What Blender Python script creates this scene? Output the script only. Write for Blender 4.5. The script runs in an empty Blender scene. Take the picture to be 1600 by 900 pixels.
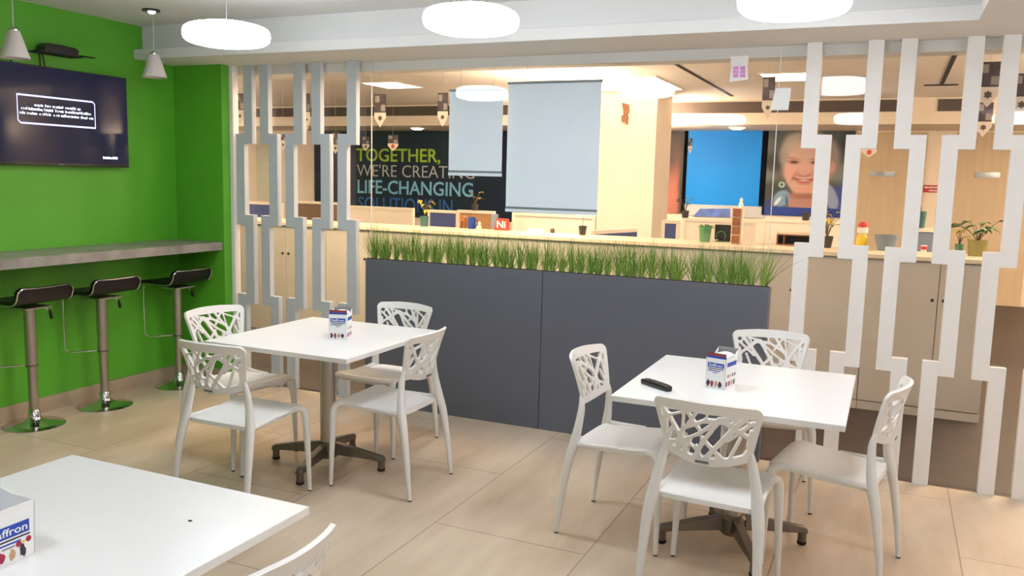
import bpy, bmesh, math, random
import numpy as np
from mathutils import Vector, Matrix
PI = math.pi
rad = math.radians
SC = bpy.context.scene
COL = SC.collection

# ------------------------------------------------------------------ camera
YAW, PITCH, ROLL, FPX = rad(24.034), rad(7.356), rad(1.4278), 1321.58
CAMPOS = Vector((0, 0, 1.6))
def cam_axes():
    cy, sy, cp, sp = math.cos(YAW), math.sin(YAW), math.cos(PITCH), math.sin(PITCH)
    f = Vector((-sy*cp, cy*cp, -sp)); r = Vector((cy, sy, 0)); u = r.cross(f)
    cr, sr = math.cos(ROLL), math.sin(ROLL)
    return r*cr + u*sr, u*cr - r*sr, -f
AX_R, AX_U, AX_B = cam_axes()
cam_data = bpy.data.cameras.new('camera'); cam = bpy.data.objects.new('camera', cam_data); COL.objects.link(cam)
cam.matrix_world = Matrix(((AX_R.x, AX_U.x, AX_B.x, CAMPOS.x), (AX_R.y, AX_U.y, AX_B.y, CAMPOS.y),
                           (AX_R.z, AX_U.z, AX_B.z, CAMPOS.z), (0, 0, 0, 1)))
cam_data.sensor_width = 36; cam_data.lens = FPX/1600*36; cam_data.clip_start = 0.05
SC.camera = cam
def at(px, py, X=None, Y=None, Z=None):
    """world point where the sight line of a photo pixel meets a plane x=X, y=Y or z=Z"""
    d = AX_R*((px-800)/FPX) - AX_U*((py-450)/FPX) - AX_B
    if X is not None: t = (X-CAMPOS.x)/d.x
    elif Y is not None: t = (Y-CAMPOS.y)/d.y
    else: t = (Z-CAMPOS.z)/d.z
    return CAMPOS + d*t

# ------------------------------------------------------------------ light and exposure
LAMP_STRENGTH = 20.0
LAMP_COLOR = (0.85, 0.92, 1.0)
OFFICE_STRENGTH = 22.0
OFFICE_FILL_STRENGTH = 88.0  # for the unseen warm lamps added to brighten the office
OFFICE_COLOR = (1.0, 0.74, 0.50)
w = bpy.data.worlds.new('world'); SC.world = w; w.use_nodes = True
w.node_tree.nodes['Background'].inputs[0].default_value = (1, 1, 1, 1)
w.node_tree.nodes['Background'].inputs[1].default_value = 0.1
vs = SC.view_settings
vs.view_transform = 'Standard'; vs.look = 'None'; vs.gamma = 1.0; vs.use_curve_mapping = False
vs.exposure = 0.1

# ------------------------------------------------------------------ materials
def lin(c):
    return tuple((x/255/12.92 if x/255 <= 0.04045 else ((x/255+0.055)/1.055)**2.4) for x in c) + (1.0,)
class NT:
    def __init__(s, m):
        m.use_nodes = True; s.t = m.node_tree; s.n = s.t.nodes; s.l = s.t.links
    def new(s, typ, **kw):
        n = s.n.new(typ)
        for k, v in kw.items(): setattr(n, k, v)
        return n
    def link(s, a, b): s.l.new(a, b)
def mat(name, rgb, rough=0.5, metal=0.0, spec=0.5, var=0.0, vscale=6.0, stretch=(1, 1, 1), bump=0.0, bscale=60.0, emit=None, coat=0.0):
    m = bpy.data.materials.new(name); t = NT(m); b = t.n['Principled BSDF']
    c = lin(rgb)
    b.inputs['Base Color'].default_value = c
    b.inputs['Roughness'].default_value = rough; b.inputs['Metallic'].default_value = metal
    b.inputs['Specular IOR Level'].default_value = spec
    b.inputs['Coat Weight'].default_value = coat
    tc = t.new('ShaderNodeTexCoord')
    if var:
        mp = t.new('ShaderNodeMapping'); mp.inputs['Scale'].default_value = stretch; t.link(tc.outputs['Object'], mp.inputs['Vector'])
        nz = t.new('ShaderNodeTexNoise'); nz.inputs['Scale'].default_value = vscale; nz.inputs['Detail'].default_value = 5
        t.link(mp.outputs[0], nz.inputs['Vector'])
        rp = t.new('ShaderNodeValToRGB')
        rp.color_ramp.elements[0].position = 0.3; rp.color_ramp.elements[1].position = 0.7
        rp.color_ramp.elements[0].color = tuple(x*(1-var) for x in c[:3]) + (1,)
        rp.color_ramp.elements[1].color = tuple(min(1, x*(1+var)) for x in c[:3]) + (1,)
        t.link(nz.outputs['Fac'], rp.inputs[0]); t.link(rp.outputs[0], b.inputs['Base Color'])
    if bump:
        nb = t.new('ShaderNodeTexNoise'); nb.inputs['Scale'].default_value = bscale; t.link(tc.outputs['Object'], nb.inputs['Vector'])
        bp = t.new('ShaderNodeBump'); bp.inputs['Strength'].default_value = bump; bp.inputs['Distance'].default_value = 0.01
        t.link(nb.outputs['Fac'], bp.inputs['Height']); t.link(bp.outputs[0], b.inputs['Normal'])
    if emit:
        b.inputs['Emission Color'].default_value = (*emit[0][:3], 1); b.inputs['Emission Strength'].default_value = emit[1]
    return m
def glass_mat():
    m = bpy.data.materials.new('clear_glass'); t = NT(m); t.n.remove(t.n['Principled BSDF'])
    out = t.n['Material Output']
    tr = t.new('ShaderNodeBsdfTransparent'); tr.inputs[0].default_value = (0.985, 0.99, 0.985, 1)
    gl = t.new('ShaderNodeBsdfGlossy'); gl.inputs['Roughness'].default_value = 0.0
    lw = t.new('ShaderNodeLayerWeight'); lw.inputs[0].default_value = 0.5
    pw = t.new('ShaderNodeMath', operation='POWER'); pw.inputs[1].default_value = 5.0
    ma = t.new('ShaderNodeMath', operation='MULTIPLY_ADD'); ma.inputs[1].default_value = 0.95; ma.inputs[2].default_value = 0.024
    mx = t.new('ShaderNodeMixShader')
    t.link(lw.outputs['Facing'], pw.inputs[0]); t.link(pw.outputs[0], ma.inputs[0]); t.link(ma.outputs[0], mx.inputs[0])
    t.link(tr.outputs[0], mx.inputs[1]); t.link(gl.outputs[0], mx.inputs[2]); t.link(mx.outputs[0], out.inputs[0])
    return m
def floor_mat():
    m = bpy.data.materials.new('beige_floor_tile'); t = NT(m); b = t.n['Principled BSDF']
    tc = t.new('ShaderNodeTexCoord')
    mp = t.new('ShaderNodeMapping'); mp.inputs['Scale'].default_value = (2.2, 0.5, 1); t.link(tc.outputs['Object'], mp.inputs['Vector'])
    nz = t.new('ShaderNodeTexNoise'); nz.inputs['Scale'].default_value = 2.0; nz.inputs['Detail'].default_value = 7; nz.inputs['Roughness'].default_value = 0.6
    t.link(mp.outputs[0], nz.inputs['Vector'])
    rp = t.new('ShaderNodeValToRGB'); rp.color_ramp.elements[0].position = 0.32; rp.color_ramp.elements[1].position = 0.68
    rp.color_ramp.elements[0].color = lin((200, 177, 152)); rp.color_ramp.elements[1].color = lin((224, 205, 182))
    t.link(nz.outputs['Fac'], rp.inputs[0])
    # tile joints: brick pattern, joints run along world Y at X = -1.10 - 0.74 k
    mp2 = t.new('ShaderNodeMapping'); mp2.inputs['Rotation'].default_value = (0, 0, PI/2); mp2.inputs['Location'].default_value = (0.35, 1.10 + 0.74*4, 0)
    t.link(tc.outputs['Object'], mp2.inputs['Vector'])
    br = t.new('ShaderNodeTexBrick'); br.inputs['Scale'].default_value = 1.0; br.inputs['Brick Width'].default_value = 1.48; br.inputs['Row Height'].default_value = 0.74
    br.inputs['Mortar Size'].default_value = 0.0035; br.inputs['Mortar Smooth'].default_value = 0.3
    br.inputs['Color1'].default_value = (1, 1, 1, 1); br.inputs['Color2'].default_value = (0.93, 0.93, 0.93, 1); br.inputs['Mortar'].default_value = (0.52, 0.48, 0.43, 1)
    t.link(mp2.outputs[0], br.inputs['Vector'])
    mx = t.new('ShaderNodeMix', data_type='RGBA', blend_type='MULTIPLY'); mx.inputs[0].default_value = 1.0
    t.link(rp.outputs[0], mx.inputs[6]); t.link(br.outputs['Color'], mx.inputs[7]); t.link(mx.outputs[2], b.inputs['Base Color'])
    b.inputs['Roughness'].default_value = 0.32; b.inputs['Specular IOR Level'].default_value = 0.45
    return m
def plank_mat():
    m = bpy.data.materials.new('dark_plank_floor'); t = NT(m); b = t.n['Principled BSDF']
    tc = t.new('ShaderNodeTexCoord')
    br = t.new('ShaderNodeTexBrick'); br.inputs['Scale'].default_value = 1.0; br.inputs['Brick Width'].default_value = 0.9; br.inputs['Row Height'].default_value = 0.22
    br.inputs['Mortar Size'].default_value = 0.002
    br.inputs['Color1'].default_value = lin((54, 43, 39)); br.inputs['Color2'].default_value = lin((42, 34, 32)); br.inputs['Mortar'].default_value = lin((30, 25, 24))
    t.link(tc.outputs['Object'], br.inputs['Vector']); t.link(br.outputs['Color'], b.inputs['Base Color'])
    b.inputs['Roughness'].default_value = 0.5
    return m
def blob_mat(name, base, blobs, rough=0.5, jitter=0.0):
    """a printed picture: soft ellipses over a base colour, in the panel's own 0..1 space (x, z of Generated)"""
    m = bpy.data.materials.new(name); t = NT(m); b = t.n['Principled BSDF']; b.inputs['Roughness'].default_value = rough
    tc = t.new('ShaderNodeTexCoord'); src = tc.outputs['Generated']
    if jitter:
        nz = t.new('ShaderNodeTexNoise'); nz.inputs['Scale'].default_value = 9; nz.inputs['Detail'].default_value = 4
        t.link(src, nz.inputs['Vector'])
        sb = t.new('ShaderNodeVectorMath', operation='SUBTRACT'); sb.inputs[1].default_value = (0.5, 0.5, 0.5); t.link(nz.outputs['Color'], sb.inputs[0])
        scl = t.new('ShaderNodeVectorMath', operation='SCALE'); scl.inputs['Scale'].default_value = jitter; t.link(sb.outputs[0], scl.inputs[0])
        ad = t.new('ShaderNodeVectorMath', operation='ADD'); t.link(src, ad.inputs[0]); t.link(scl.outputs[0], ad.inputs[1]); src = ad.outputs[0]
    col = None
    for (cx, cz, rx, rz, ang, soft, rgb) in blobs:
        mp = t.new('ShaderNodeMapping', vector_type='TEXTURE')
        mp.inputs['Location'].default_value = (cx, 0.5, cz); mp.inputs['Rotation'].default_value = (0, ang, 0); mp.inputs['Scale'].default_value = (rx, 1e4, rz)
        t.link(src, mp.inputs['Vector'])
        ln = t.new('ShaderNodeVectorMath', operation='LENGTH'); t.link(mp.outputs[0], ln.inputs[0])
        mr = t.new('ShaderNodeMapRange', interpolation_type='SMOOTHSTEP')
        mr.inputs['From Min'].default_value = 1-soft; mr.inputs['From Max'].default_value = 1+soft; mr.inputs['To Min'].default_value = 1; mr.inputs['To Max'].default_value = 0
        t.link(ln.outputs['Value'], mr.inputs['Value'])
        mx = t.new('ShaderNodeMix', data_type='RGBA'); t.link(mr.outputs[0], mx.inputs[0])
        if col is None: mx.inputs[6].default_value = lin(base)
        else: t.link(col, mx.inputs[6])
        mx.inputs[7].default_value = lin(rgb); col = mx.outputs[2]
    t.link(col, b.inputs['Base Color'])
    return m
def emis(name, color, strength):
    m = bpy.data.materials.new(name); t = NT(m); t.n.remove(t.n['Principled BSDF'])
    e = t.new('ShaderNodeEmission'); e.inputs[0].default_value = (*color, 1); e.inputs[1].default_value = strength
    t.link(e.outputs[0], t.n['Material Output'].inputs[0]); return m
def grass_mat():
    m = bpy.data.materials.new('grass_blade'); t = NT(m); b = t.n['Principled BSDF']
    g = t.new('ShaderNodeNewGeometry'); rp = t.new('ShaderNodeValToRGB')
    rp.color_ramp.elements[0].color = lin((72, 112, 36)); rp.color_ramp.elements[1].color = lin((164, 180, 84))
    e = rp.color_ramp.elements.new(0.5); e.color = lin((112, 150, 54))
    t.link(g.outputs['Random Per Island'], rp.inputs[0]); t.link(rp.outputs[0], b.inputs['Base Color'])
    b.inputs['Roughness'].default_value = 0.55
    return m

M = dict(
    green=mat('green_paint', (90, 172, 44), 0.42, var=0.05, vscale=3, bump=0.03, bscale=120),
    white_paint=mat('white_paint', (232, 230, 228), 0.6, var=0.02, vscale=4),
    ceiling=mat('ceiling_paint', (226, 224, 222), 0.8, var=0.015, vscale=3),
    cream=mat('cream_paint', (240, 230, 216), 0.7, var=0.02, vscale=3),
    office_ceiling=mat('office_ceiling_paint', (248, 242, 236), 0.85, var=0.02, vscale=2),
    slat=mat('slat_laminate', (236, 232, 228), 0.45, var=0.015, vscale=8), slat_shaded=mat('shaded_slat_laminate', (196, 202, 208), 0.45, var=0.015, vscale=8),  # second entry: same white slats, shade of the left side put into the colour
    floor=floor_mat(), plank=plank_mat(), glass=glass_mat(),
    skirting=mat('beige_skirting_tile', (176, 156, 132), 0.35, var=0.08, vscale=5, stretch=(0.4, 0.4, 3)),
    planter=mat('slate_grey_laminate', (97, 100, 110), 0.45, var=0.03, vscale=5),
    planter_edge=mat('dark_brown_edge', (70, 55, 44), 0.6, var=0.1, vscale=30),
    soil=mat('dark_soil', (64, 50, 38), 0.95, var=0.4, vscale=60, bump=0.6, bscale=80),
    grass=grass_mat(),
    table=mat('white_laminate', (240, 239, 238), 0.28, var=0.01, vscale=5),
    plastic=mat('white_moulded_plastic', (232, 229, 225), 0.38, var=0.01, vscale=10),
    rubber=mat('black_rubber', (28, 26, 26), 0.7, var=0.1, vscale=20),
    badge=mat('grey_badge', (110, 112, 118), 0.4, var=0.3, vscale=80),
    steel=mat('brushed_steel', (186, 178, 170), 0.36, 1.0, var=0.08, vscale=8, stretch=(12, 12, 0.6)),
    bronze=mat('dark_bronze_metal', (124, 114, 106), 0.32, 0.9, var=0.1, vscale=10),
    chrome=mat('chrome', (215, 215, 215), 0.08, 1.0, var=0.02, vscale=5),
    black_vinyl=mat('black_vinyl', (20, 17, 18), 0.42, var=0.2, vscale=30, bump=0.05, bscale=200),
    black_plastic=mat('black_plastic', (22, 22, 25), 0.3, var=0.1, vscale=20),
    screen=mat('tv_screen_glass', (22, 23, 36), 0.12, spec=0.25, emit=(lin((36, 38, 66)), 0.5), var=0.1, vscale=3),
    counter=mat('grey_concrete_laminate', (146, 140, 134), 0.4, var=0.28, vscale=7, bump=0.02, bscale=60),
    shade=mat('white_lamp_shade', (226, 218, 216), 0.5, var=0.02, vscale=8),
    cord=mat('pale_cord', (200, 198, 196), 0.6, var=0.05, vscale=30),
    screen_text=emis('lit_screen_text', (0.85, 0.87, 1.0), 2.2),
    screen_line=emis('lit_screen_frame', (0.62, 0.62, 1.0), 1.6),
    lamp=emis('lamp_diffuser', LAMP_COLOR, LAMP_STRENGTH),
    panel=emis('office_panel_diffuser', OFFICE_COLOR, OFFICE_STRENGTH), soft_panel=emis('soft_panel_diffuser', OFFICE_COLOR, 4.0), fill_lamp=emis('fill_lamp_diffuser', OFFICE_COLOR, OFFICE_FILL_STRENGTH),  # last entry serves only the added, unseen office lamps
    paper=mat('white_paper', (244, 244, 244), 0.7, var=0.01, vscale=20),
    pink=mat('pink_print', (226, 150, 214), 0.7, var=0.25, vscale=60),
    blind=mat('white_blind_fabric', (234, 243, 255), 0.7, var=0.015, vscale=6),
    alu=mat('grey_aluminium_rail', (150, 156, 166), 0.4, 0.6, var=0.05, vscale=20),
    cabinet=mat('taupe_cabinet_laminate', (206, 196, 184), 0.4, var=0.02, vscale=6),
    maple=mat('pale_maple_top', (238, 222, 196), 0.45, var=0.08, vscale=5, stretch=(0.4, 4, 1)),
    navy=mat('navy_mural_print', (26, 38, 66), 0.45, spec=0.2, var=0.08, vscale=4),
    lime=mat('lime_lettering', (158, 200, 52), 0.5, var=0.15, vscale=3),
    pale_letter=mat('pale_lettering', (198, 202, 212), 0.5, var=0.05, vscale=5),
    sky_letter=mat('sky_blue_lettering', (124, 196, 250), 0.5, var=0.2, vscale=2),
    deep_letter=mat('deep_blue_lettering', (34, 92, 176), 0.5, var=0.1, vscale=5),
    blue_panel=mat('bright_blue_print', (14, 142, 255), 0.5, spec=0.2, var=0.12, vscale=1.2),
    royal=mat('royal_blue_print', (38, 66, 150), 0.5, spec=0.2, var=0.05, vscale=3),
    dusk=mat('dark_slot', (84, 74, 72), 0.7, var=0.1, vscale=10),
    black_line=mat('black_gap', (30, 26, 24), 0.8, var=0.1, vscale=10),
    beige_door=mat('beige_veneer', (200, 182, 154), 0.4, var=0.06, vscale=3, stretch=(6, 6, 0.5)),
    divider_blue=mat('blue_fabric', (72, 84, 138), 0.9, var=0.08, vscale=60),
    divider_grey=mat('blue_grey_fabric', (120, 134, 152), 0.9, var=0.08, vscale=60),
    divider_brown=mat('brown_fabric', (118, 96, 78), 0.9, var=0.1, vscale=50),
    cork=mat('cork_board', (176, 132, 92), 0.9, var=0.15, vscale=60),
    red=mat('red_card', (200, 60, 52), 0.6, var=0.08, vscale=20),
    teal=mat('teal_ceramic', (52, 98, 96), 0.4, var=0.1, vscale=12),
    dark_pot=mat('charcoal_pot', (58, 50, 48), 0.6, var=0.15, vscale=14),
    olive_pot=mat('olive_glazed_pot', (146, 138, 78), 0.35, var=0.12, vscale=10),
    leaf=mat('green_leaf', (78, 118, 56), 0.5, var=0.3, vscale=14),
    yellow_leaf=mat('yellow_leaf', (206, 186, 70), 0.5, var=0.25, vscale=14),
    stem=mat('brown_stem', (94, 80, 50), 0.7, var=0.2, vscale=20),
    wood_dark=mat('brown_wood', (140, 84, 48), 0.5, var=0.3, vscale=9, stretch=(1, 1, 5)),
    jar=mat('green_jar_glass', (70, 128, 88), 0.1, spec=0.8, var=0.2, vscale=20),
    blue_band=mat('blue_print', (28, 74, 178), 0.5, var=0.06, vscale=20),
    red_band=mat('dull_red_print', (150, 62, 56), 0.5, var=0.08, vscale=20),
    dark_print=mat('dark_print', (64, 46, 62), 0.6, var=0.3, vscale=60),
    rose_print=mat('crimson_print', (170, 40, 72), 0.6, var=0.2, vscale=40),
    tan_print=mat('tan_print', (196, 156, 120), 0.6, var=0.2, vscale=40),
    grey_card=mat('grey_card_inside', (150, 146, 146), 0.8, var=0.04, vscale=20),
    pennant_dark=mat('dark_pennant_print', (74, 66, 76), 0.7, var=0.4, vscale=30),
    pennant_white=mat('white_pennant_print', (224, 214, 206), 0.7, var=0.05, vscale=20),
    yellow=mat('yellow_toy', (236, 206, 40), 0.5, var=0.1, vscale=10),
    red_sign=mat('red_sign_plate', (176, 30, 52), 0.5, var=0.05, vscale=10),
)

# ------------------------------------------------------------------ mesh helpers
def box(bm, x0, x1, y0, y1, z0, z1, M4=None):
    vs_ = [bm.verts.new(p) for p in ((x0,y0,z0),(x1,y0,z0),(x1,y1,z0),(x0,y1,z0),(x0,y0,z1),(x1,y0,z1),(x1,y1,z1),(x0,y1,z1))]
    if M4 is not None:
        for v in vs_: v.co = M4 @ v.co
    for f in ((0,3,2,1),(4,5,6,7),(0,1,5,4),(1,2,6,5),(2,3,7,6),(3,0,4,7)): bm.faces.new([vs_[i] for i in f])
    return vs_
def tube(bm, path, radii, seg=12, sq=1.0, cap=True):
    path = [Vector(p) for p in path]
    if not hasattr(radii, '__len__'): radii = [radii]*len(path)
    rings = []; ref = None
    for i, p in enumerate(path):
        a = path[max(i-1, 0)]; b = path[min(i+1, len(path)-1)]
        t = (b-a).normalized()
        if ref is None:
            ref = Vector((1, 0, 0)) if abs(t.x) < 0.8 else Vector((0, 1, 0))
        n = (ref - t*ref.dot(t)).normalized(); ref = n; q = t.cross(n)
        r = radii[i]
        rings.append([bm.verts.new(p + n*(r*math.cos(k*2*PI/seg)) + q*(r*sq*math.sin(k*2*PI/seg))) for k in range(seg)])
    for A, B in zip(rings, rings[1:]):
        for k in range(seg): bm.faces.new((A[k], A[(k+1) % seg], B[(k+1) % seg], B[k]))
    if cap:
        bm.faces.new(rings[0][::-1]); bm.faces.new(rings[-1])
def smooth_path(pts, n=6):
    """Catmull-Rom through pts (with a radius as fourth entry)"""
    P = [np.array(p, float) for p in pts]; P = [2*P[0]-P[1]] + P + [2*P[-1]-P[-2]]; out = []
    for i in range(1, len(P)-2):
        for k in range(n):
            t = k/n
            out.append(0.5*((2*P[i]) + (P[i+1]-P[i-1])*t + (2*P[i-1]-5*P[i]+4*P[i+1]-P[i+2])*t*t + (3*P[i]-P[i-1]-3*P[i+1]+P[i+2])*t**3))
    out.append(P[-2]); return out
def stube(bm, pts4, n=6, seg=12, sq=1.0):
    s = smooth_path(pts4, n); tube(bm, [p[:3] for p in s], [max(0.0005, p[3]) for p in s], seg, sq)
def lathe(bm, prof, c=(0, 0, 0), seg=28, sx=1.0, sy=1.0):
    rings = []
    for r, z in prof:
        rings.append([bm.verts.new((c[0]+sx*max(r, 1e-4)*math.cos(k*2*PI/seg), c[1]+sy*max(r, 1e-4)*math.sin(k*2*PI/seg), c[2]+z)) for k in range(seg)])
    for A, B in zip(rings, rings[1:]):
        for k in range(seg): bm.faces.new((A[k], A[(k+1) % seg], B[(k+1) % seg], B[k]))
    bm.faces.new(rings[0][::-1]); bm.faces.new(rings[-1])
def prism(bm, pts, off):
    """polygon pts (3D) extruded by the vector off"""
    off = Vector(off); A = [bm.verts.new(Vector(p)) for p in pts]; B = [bm.verts.new(Vector(p)+off) for p in pts]
    bm.faces.new(A); bm.faces.new(B[::-1]); n = len(A)
    for i in range(n): bm.faces.new((A[(i+1) % n], A[i], B[i], B[(i+1) % n]))
def leafshape(bm, base, tip, width, droop=0.0, nseg=4):
    base, tip = Vector(base), Vector(tip); d = tip-base; L = d.length; d.normalize()
    s = d.cross(Vector((0, 0, 1)));
    if s.length < 0.05: s = Vector((1, 0, 0))
    s.normalize(); prev = None
    up = s.cross(d)
    for i in range(nseg+1):
        t = i/nseg; c = base + d*(L*t) - Vector((0, 0, droop*L*t*t)); wd = width*math.sin(PI*min(0.98, 0.08+t*0.92))**0.8*0.5
        row = [bm.verts.new(c - s*wd + up*wd*0.35), bm.verts.new(c), bm.verts.new(c + s*wd + up*wd*0.35)]
        if prev: bm.faces.new((prev[0], prev[1], row[1], row[0])); bm.faces.new((prev[1], prev[2], row[2], row[1]))
        prev = row
def obj(name, bm, m, parent=None, bevel=0.0, smooth=35, thick=0.0, world=False):
    """links the bmesh as ONE mesh object; world=True: vertices are in world space, made local to the parent's place"""
    bmesh.ops.recalc_face_normals(bm, faces=bm.faces[:])
    if world and parent is not None:
        ml = parent.matrix_basis.copy(); q = parent.parent
        while q is not None: ml = q.matrix_basis @ ml; q = q.parent
        bmesh.ops.transform(bm, matrix=ml.inverted(), verts=bm.verts[:])
    me = bpy.data.meshes.new(name); bm.to_mesh(me); bm.free()
    if smooth: me.shade_smooth(); me.set_sharp_from_angle(angle=rad(smooth))
    me.materials.append(m if not isinstance(m, str) else M[m])
    o = bpy.data.objects.new(name, me); COL.objects.link(o)
    if parent is not None: o.parent = parent
    if bevel:
        b = o.modifiers.new('bevel', 'BEVEL'); b.width = bevel; b.segments = 2; b.limit_method = 'ANGLE'; b.angle_limit = rad(40); b.harden_normals = False
    if thick:
        s = o.modifiers.new('solid', 'SOLIDIFY'); s.thickness = thick; s.offset = 0
    return o
def new(): return bmesh.new()
def B(*a, **k):
    bm = new(); box(bm, *a, **k); return bm
def tag(o, label=None, cat=None, group=None, kind=None):
    if label: o['label'] = label
    if cat: o['category'] = cat
    if group: o['group'] = group
    if kind: o['kind'] = kind
    return o
def thing(name, label, cat, loc=(0, 0, 0), rz=0.0, group=None):
    o = bpy.data.objects.new(name, None); COL.objects.link(o); o.empty_display_size = 0.1
    o.location = loc; o.rotation_euler = (0, 0, rz); return tag(o, label, cat, group)
def struct(name, bm, m, bevel=0.0, smooth=35):
    o = obj(name, bm, m, None, bevel, smooth); o['kind'] = 'structure'; return o
def dup(root, loc, rz, label):
    def cp(o, par):
        c = o.copy(); COL.objects.link(c)
        if par is not None: c.parent = par
        for ch in [x for x in ALL if x.parent == o]: cp(ch, c)
        return c
    ALL = list(bpy.data.objects)
    r = cp(root, None); r.location = loc; r.rotation_euler = (0, 0, rz); r['label'] = label
    return r
def text_mesh(s, size, extrude, bold=0.0, align='LEFT'):
    cu = bpy.data.curves.new('lettering', 'FONT'); cu.body = s; cu.size = size; cu.extrude = extrude; cu.offset = bold; cu.align_x = align; cu.resolution_u = 3
    ob = bpy.data.objects.new('lettering', cu); COL.objects.link(ob)
    me = bpy.data.meshes.new_from_object(ob.evaluated_get(bpy.context.evaluated_depsgraph_get()))
    bpy.data.objects.remove(ob); bpy.data.curves.remove(cu); return me
def text_bm(s, width, height, extrude, bold=0.0):
    """lettering in the XZ plane facing -Y, fitted to a box width x height with its lower left corner at the origin"""
    me = text_mesh(s, 1.0, 0.02, bold); bm = new(); bm.from_mesh(me); bpy.data.meshes.remove(me)
    xs = [v.co.x for v in bm.verts]; ys = [v.co.y for v in bm.verts]; zs = [v.co.z for v in bm.verts]
    x0, x1, y0, y1, z0, z1 = min(xs), max(xs), min(ys), max(ys), min(zs), max(zs)
    for v in bm.verts:
        x, y, z = v.co; v.co = ((x-x0)/(x1-x0)*width, -(z-z0)/(z1-z0)*extrude, (y-y0)/(y1-y0)*height)
    return bm

# ================================================================== SETTING
YP = 4.974            # front of the slatted partition
XL = -5.005           # green wall
CEIL, CEIL2 = 2.615, 2.76
XR, YB = 2.2, -3.4    # right wall and rear wall of the cafeteria
BACK = 13.6           # far wall of the office
struct('floor', B(XL-0.1, XR+0.1, YB-0.1, YP+0.02, -0.1, 0.0), 'floor')
struct('floor_office', B(-15, 5, YP+0.02, BACK+0.1, -0.1, 0.0), 'plank')
YE = at(277.5, 380, X=XL).y; XE = at(348, 260, Y=YE).x       # short green return wall at the partition
struct('wall_left', B(XL-0.1, XL, YB-0.1, YE, 0, CEIL+0.05), 'green')
struct('wall_end', B(XL-0.1, XE, YE, 4.985, 0, 2.375), 'green')
struct('wall_rear', B(XL-0.1, XR+0.1, YB-0.1, YB, 0, CEIL+0.05), 'white_paint')
struct('wall_right', B(XR, XR+0.1, YB, YP, 0, CEIL+0.05), 'white_paint')
struct('ceiling', B(XL-0.1, XR+0.1, YB-0.1, 5.25, CEIL, CEIL+0.1), 'ceiling')
# stepped cove beam over the partition and along the right
bm = new(); box(bm, XL, XR, 4.60, 5.02, 2.445, CEIL); struct('trim_1', bm, 'ceiling')
bm = new(); box(bm, XL, XR, 4.52, 5.06, 2.375, 2.445); struct('trim_2', bm, 'ceiling', 0.003)
bm = new(); box(bm, 0.293, XR, YB, 4.52, 2.375, 2.445); struct('trim_3', bm, 'ceiling', 0.003)
bm = new(); box(bm, 0.37, XR, YB, 4.60, 2.445, CEIL); struct('trim_4', bm, 'ceiling')
bm = new(); box(bm, -15, 5, 5.06, 5.22, 2.315, CEIL2); struct('trim_5', bm, 'ceiling')
bm = new(); box(bm, -4.57, -4.51, 4.96, 5.02, 0, 2.375); struct('trim_6', bm, 'slat', 0.003)
struct('baseboard_left', B(XL, XL+0.012, YB, YE, 0, 0.1), 'skirting')
struct('baseboard_end', B(XL+0.012, XE, YE-0.012, YE, 0, 0.1), 'skirting')
# glass between cafeteria and office, three panes
for i, (x0, x1) in enumerate(((-4.51, -3.342), (-3.338, -0.637), (-0.633, XR)), 1):
    o = struct('window_%d' % i, B(x0, x1, 5.030, 5.036, 0.0 if i != 2 else 0.0, 2.375), 'glass', smooth=0)
# office shell
struct('ceiling_office', B(-15, 5, 5.22, BACK+0.1, CEIL2, CEIL2+0.1), 'office_ceiling')
struct('wall_office', B(-15, 5, BACK, BACK+0.1, 0, CEIL2), 'cream')
struct('wall_office_left', B(-15.1, -15, 5.06, BACK, 0, CEIL2), 'cream')
struct('wall_office_right', B(5, 5.1, 5.06, BACK, 0, CEIL2), 'cream')
struct('trim_7', B(-15, 5, 12.2, BACK, 2.425, CEIL2), 'cream')       # bulkhead before the far wall
x_slot = at(1402, 160, Y=12.2).x
for k, xm in ((20, -3.340), (21, -0.635)): struct('trim_%d' % k, B(xm-0.002, xm+0.002, 5.029, 5.037, 0, 2.375), 'slat')
for k, (xa, xb) in enumerate(((-14.5, x_slot), (at(1466, 160, Y=12.2).x, at(1504, 160, Y=12.2).x)), 8):
    struct('trim_%d' % k, B(xa, xb, 12.185, 12.2, 2.585, 2.735), 'dusk')
for k, (a, b_) in enumerate((((1043, 93), (1145, 150)), ((1497, 78), (1470, 132))), 10):
    p, q = at(*a, Z=CEIL2), at(*b_, Z=CEIL2); xm = (p.x+q.x)/2
    struct('trim_%d' % k, B(xm-0.02, xm+0.02, p.y, q.y, CEIL2-0.006, CEIL2), 'black_line')
p, q = at(1444, 133, Z=CEIL2), at(1498, 131, Z=CEIL2); struct('trim_12', B(p.x, q.x, p.y-0.05, p.y+0.05, CEIL2-0.007, CEIL2), 'black_line')
# column in the office
cx1 = at(1028, 140, Y=10.7).x
struct('wall_column', B(cx1-1.05, cx1, 10.7, 11.5, 0, CEIL2), 'cream')
# far right of the office: two doors, a pale wall strip, white door edge
for i, (a, b_) in enumerate(((1332, 1442), (1488, 1612)), 1):
    xa, xb = at(a, 300, Y=BACK).x, at(b_, 300, Y=BACK).x
    d = struct('door_%d' % i, B(xa, xb, BACK-0.03, BACK, 0, 2.40), 'beige_door', 0.004)
    pa, pb = ((1360, 268), (1399, 276)) if i == 1 else ((1523, 269), (1562, 278))
    p, q = at(*pa, Y=BACK-0.03), at(*pb, Y=BACK-0.03)
    tag(obj('door_plate', B(p.x, q.x, BACK-0.042, BACK-0.03, q.z, p.z), 'chrome', d), 'polished steel plate')

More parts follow.
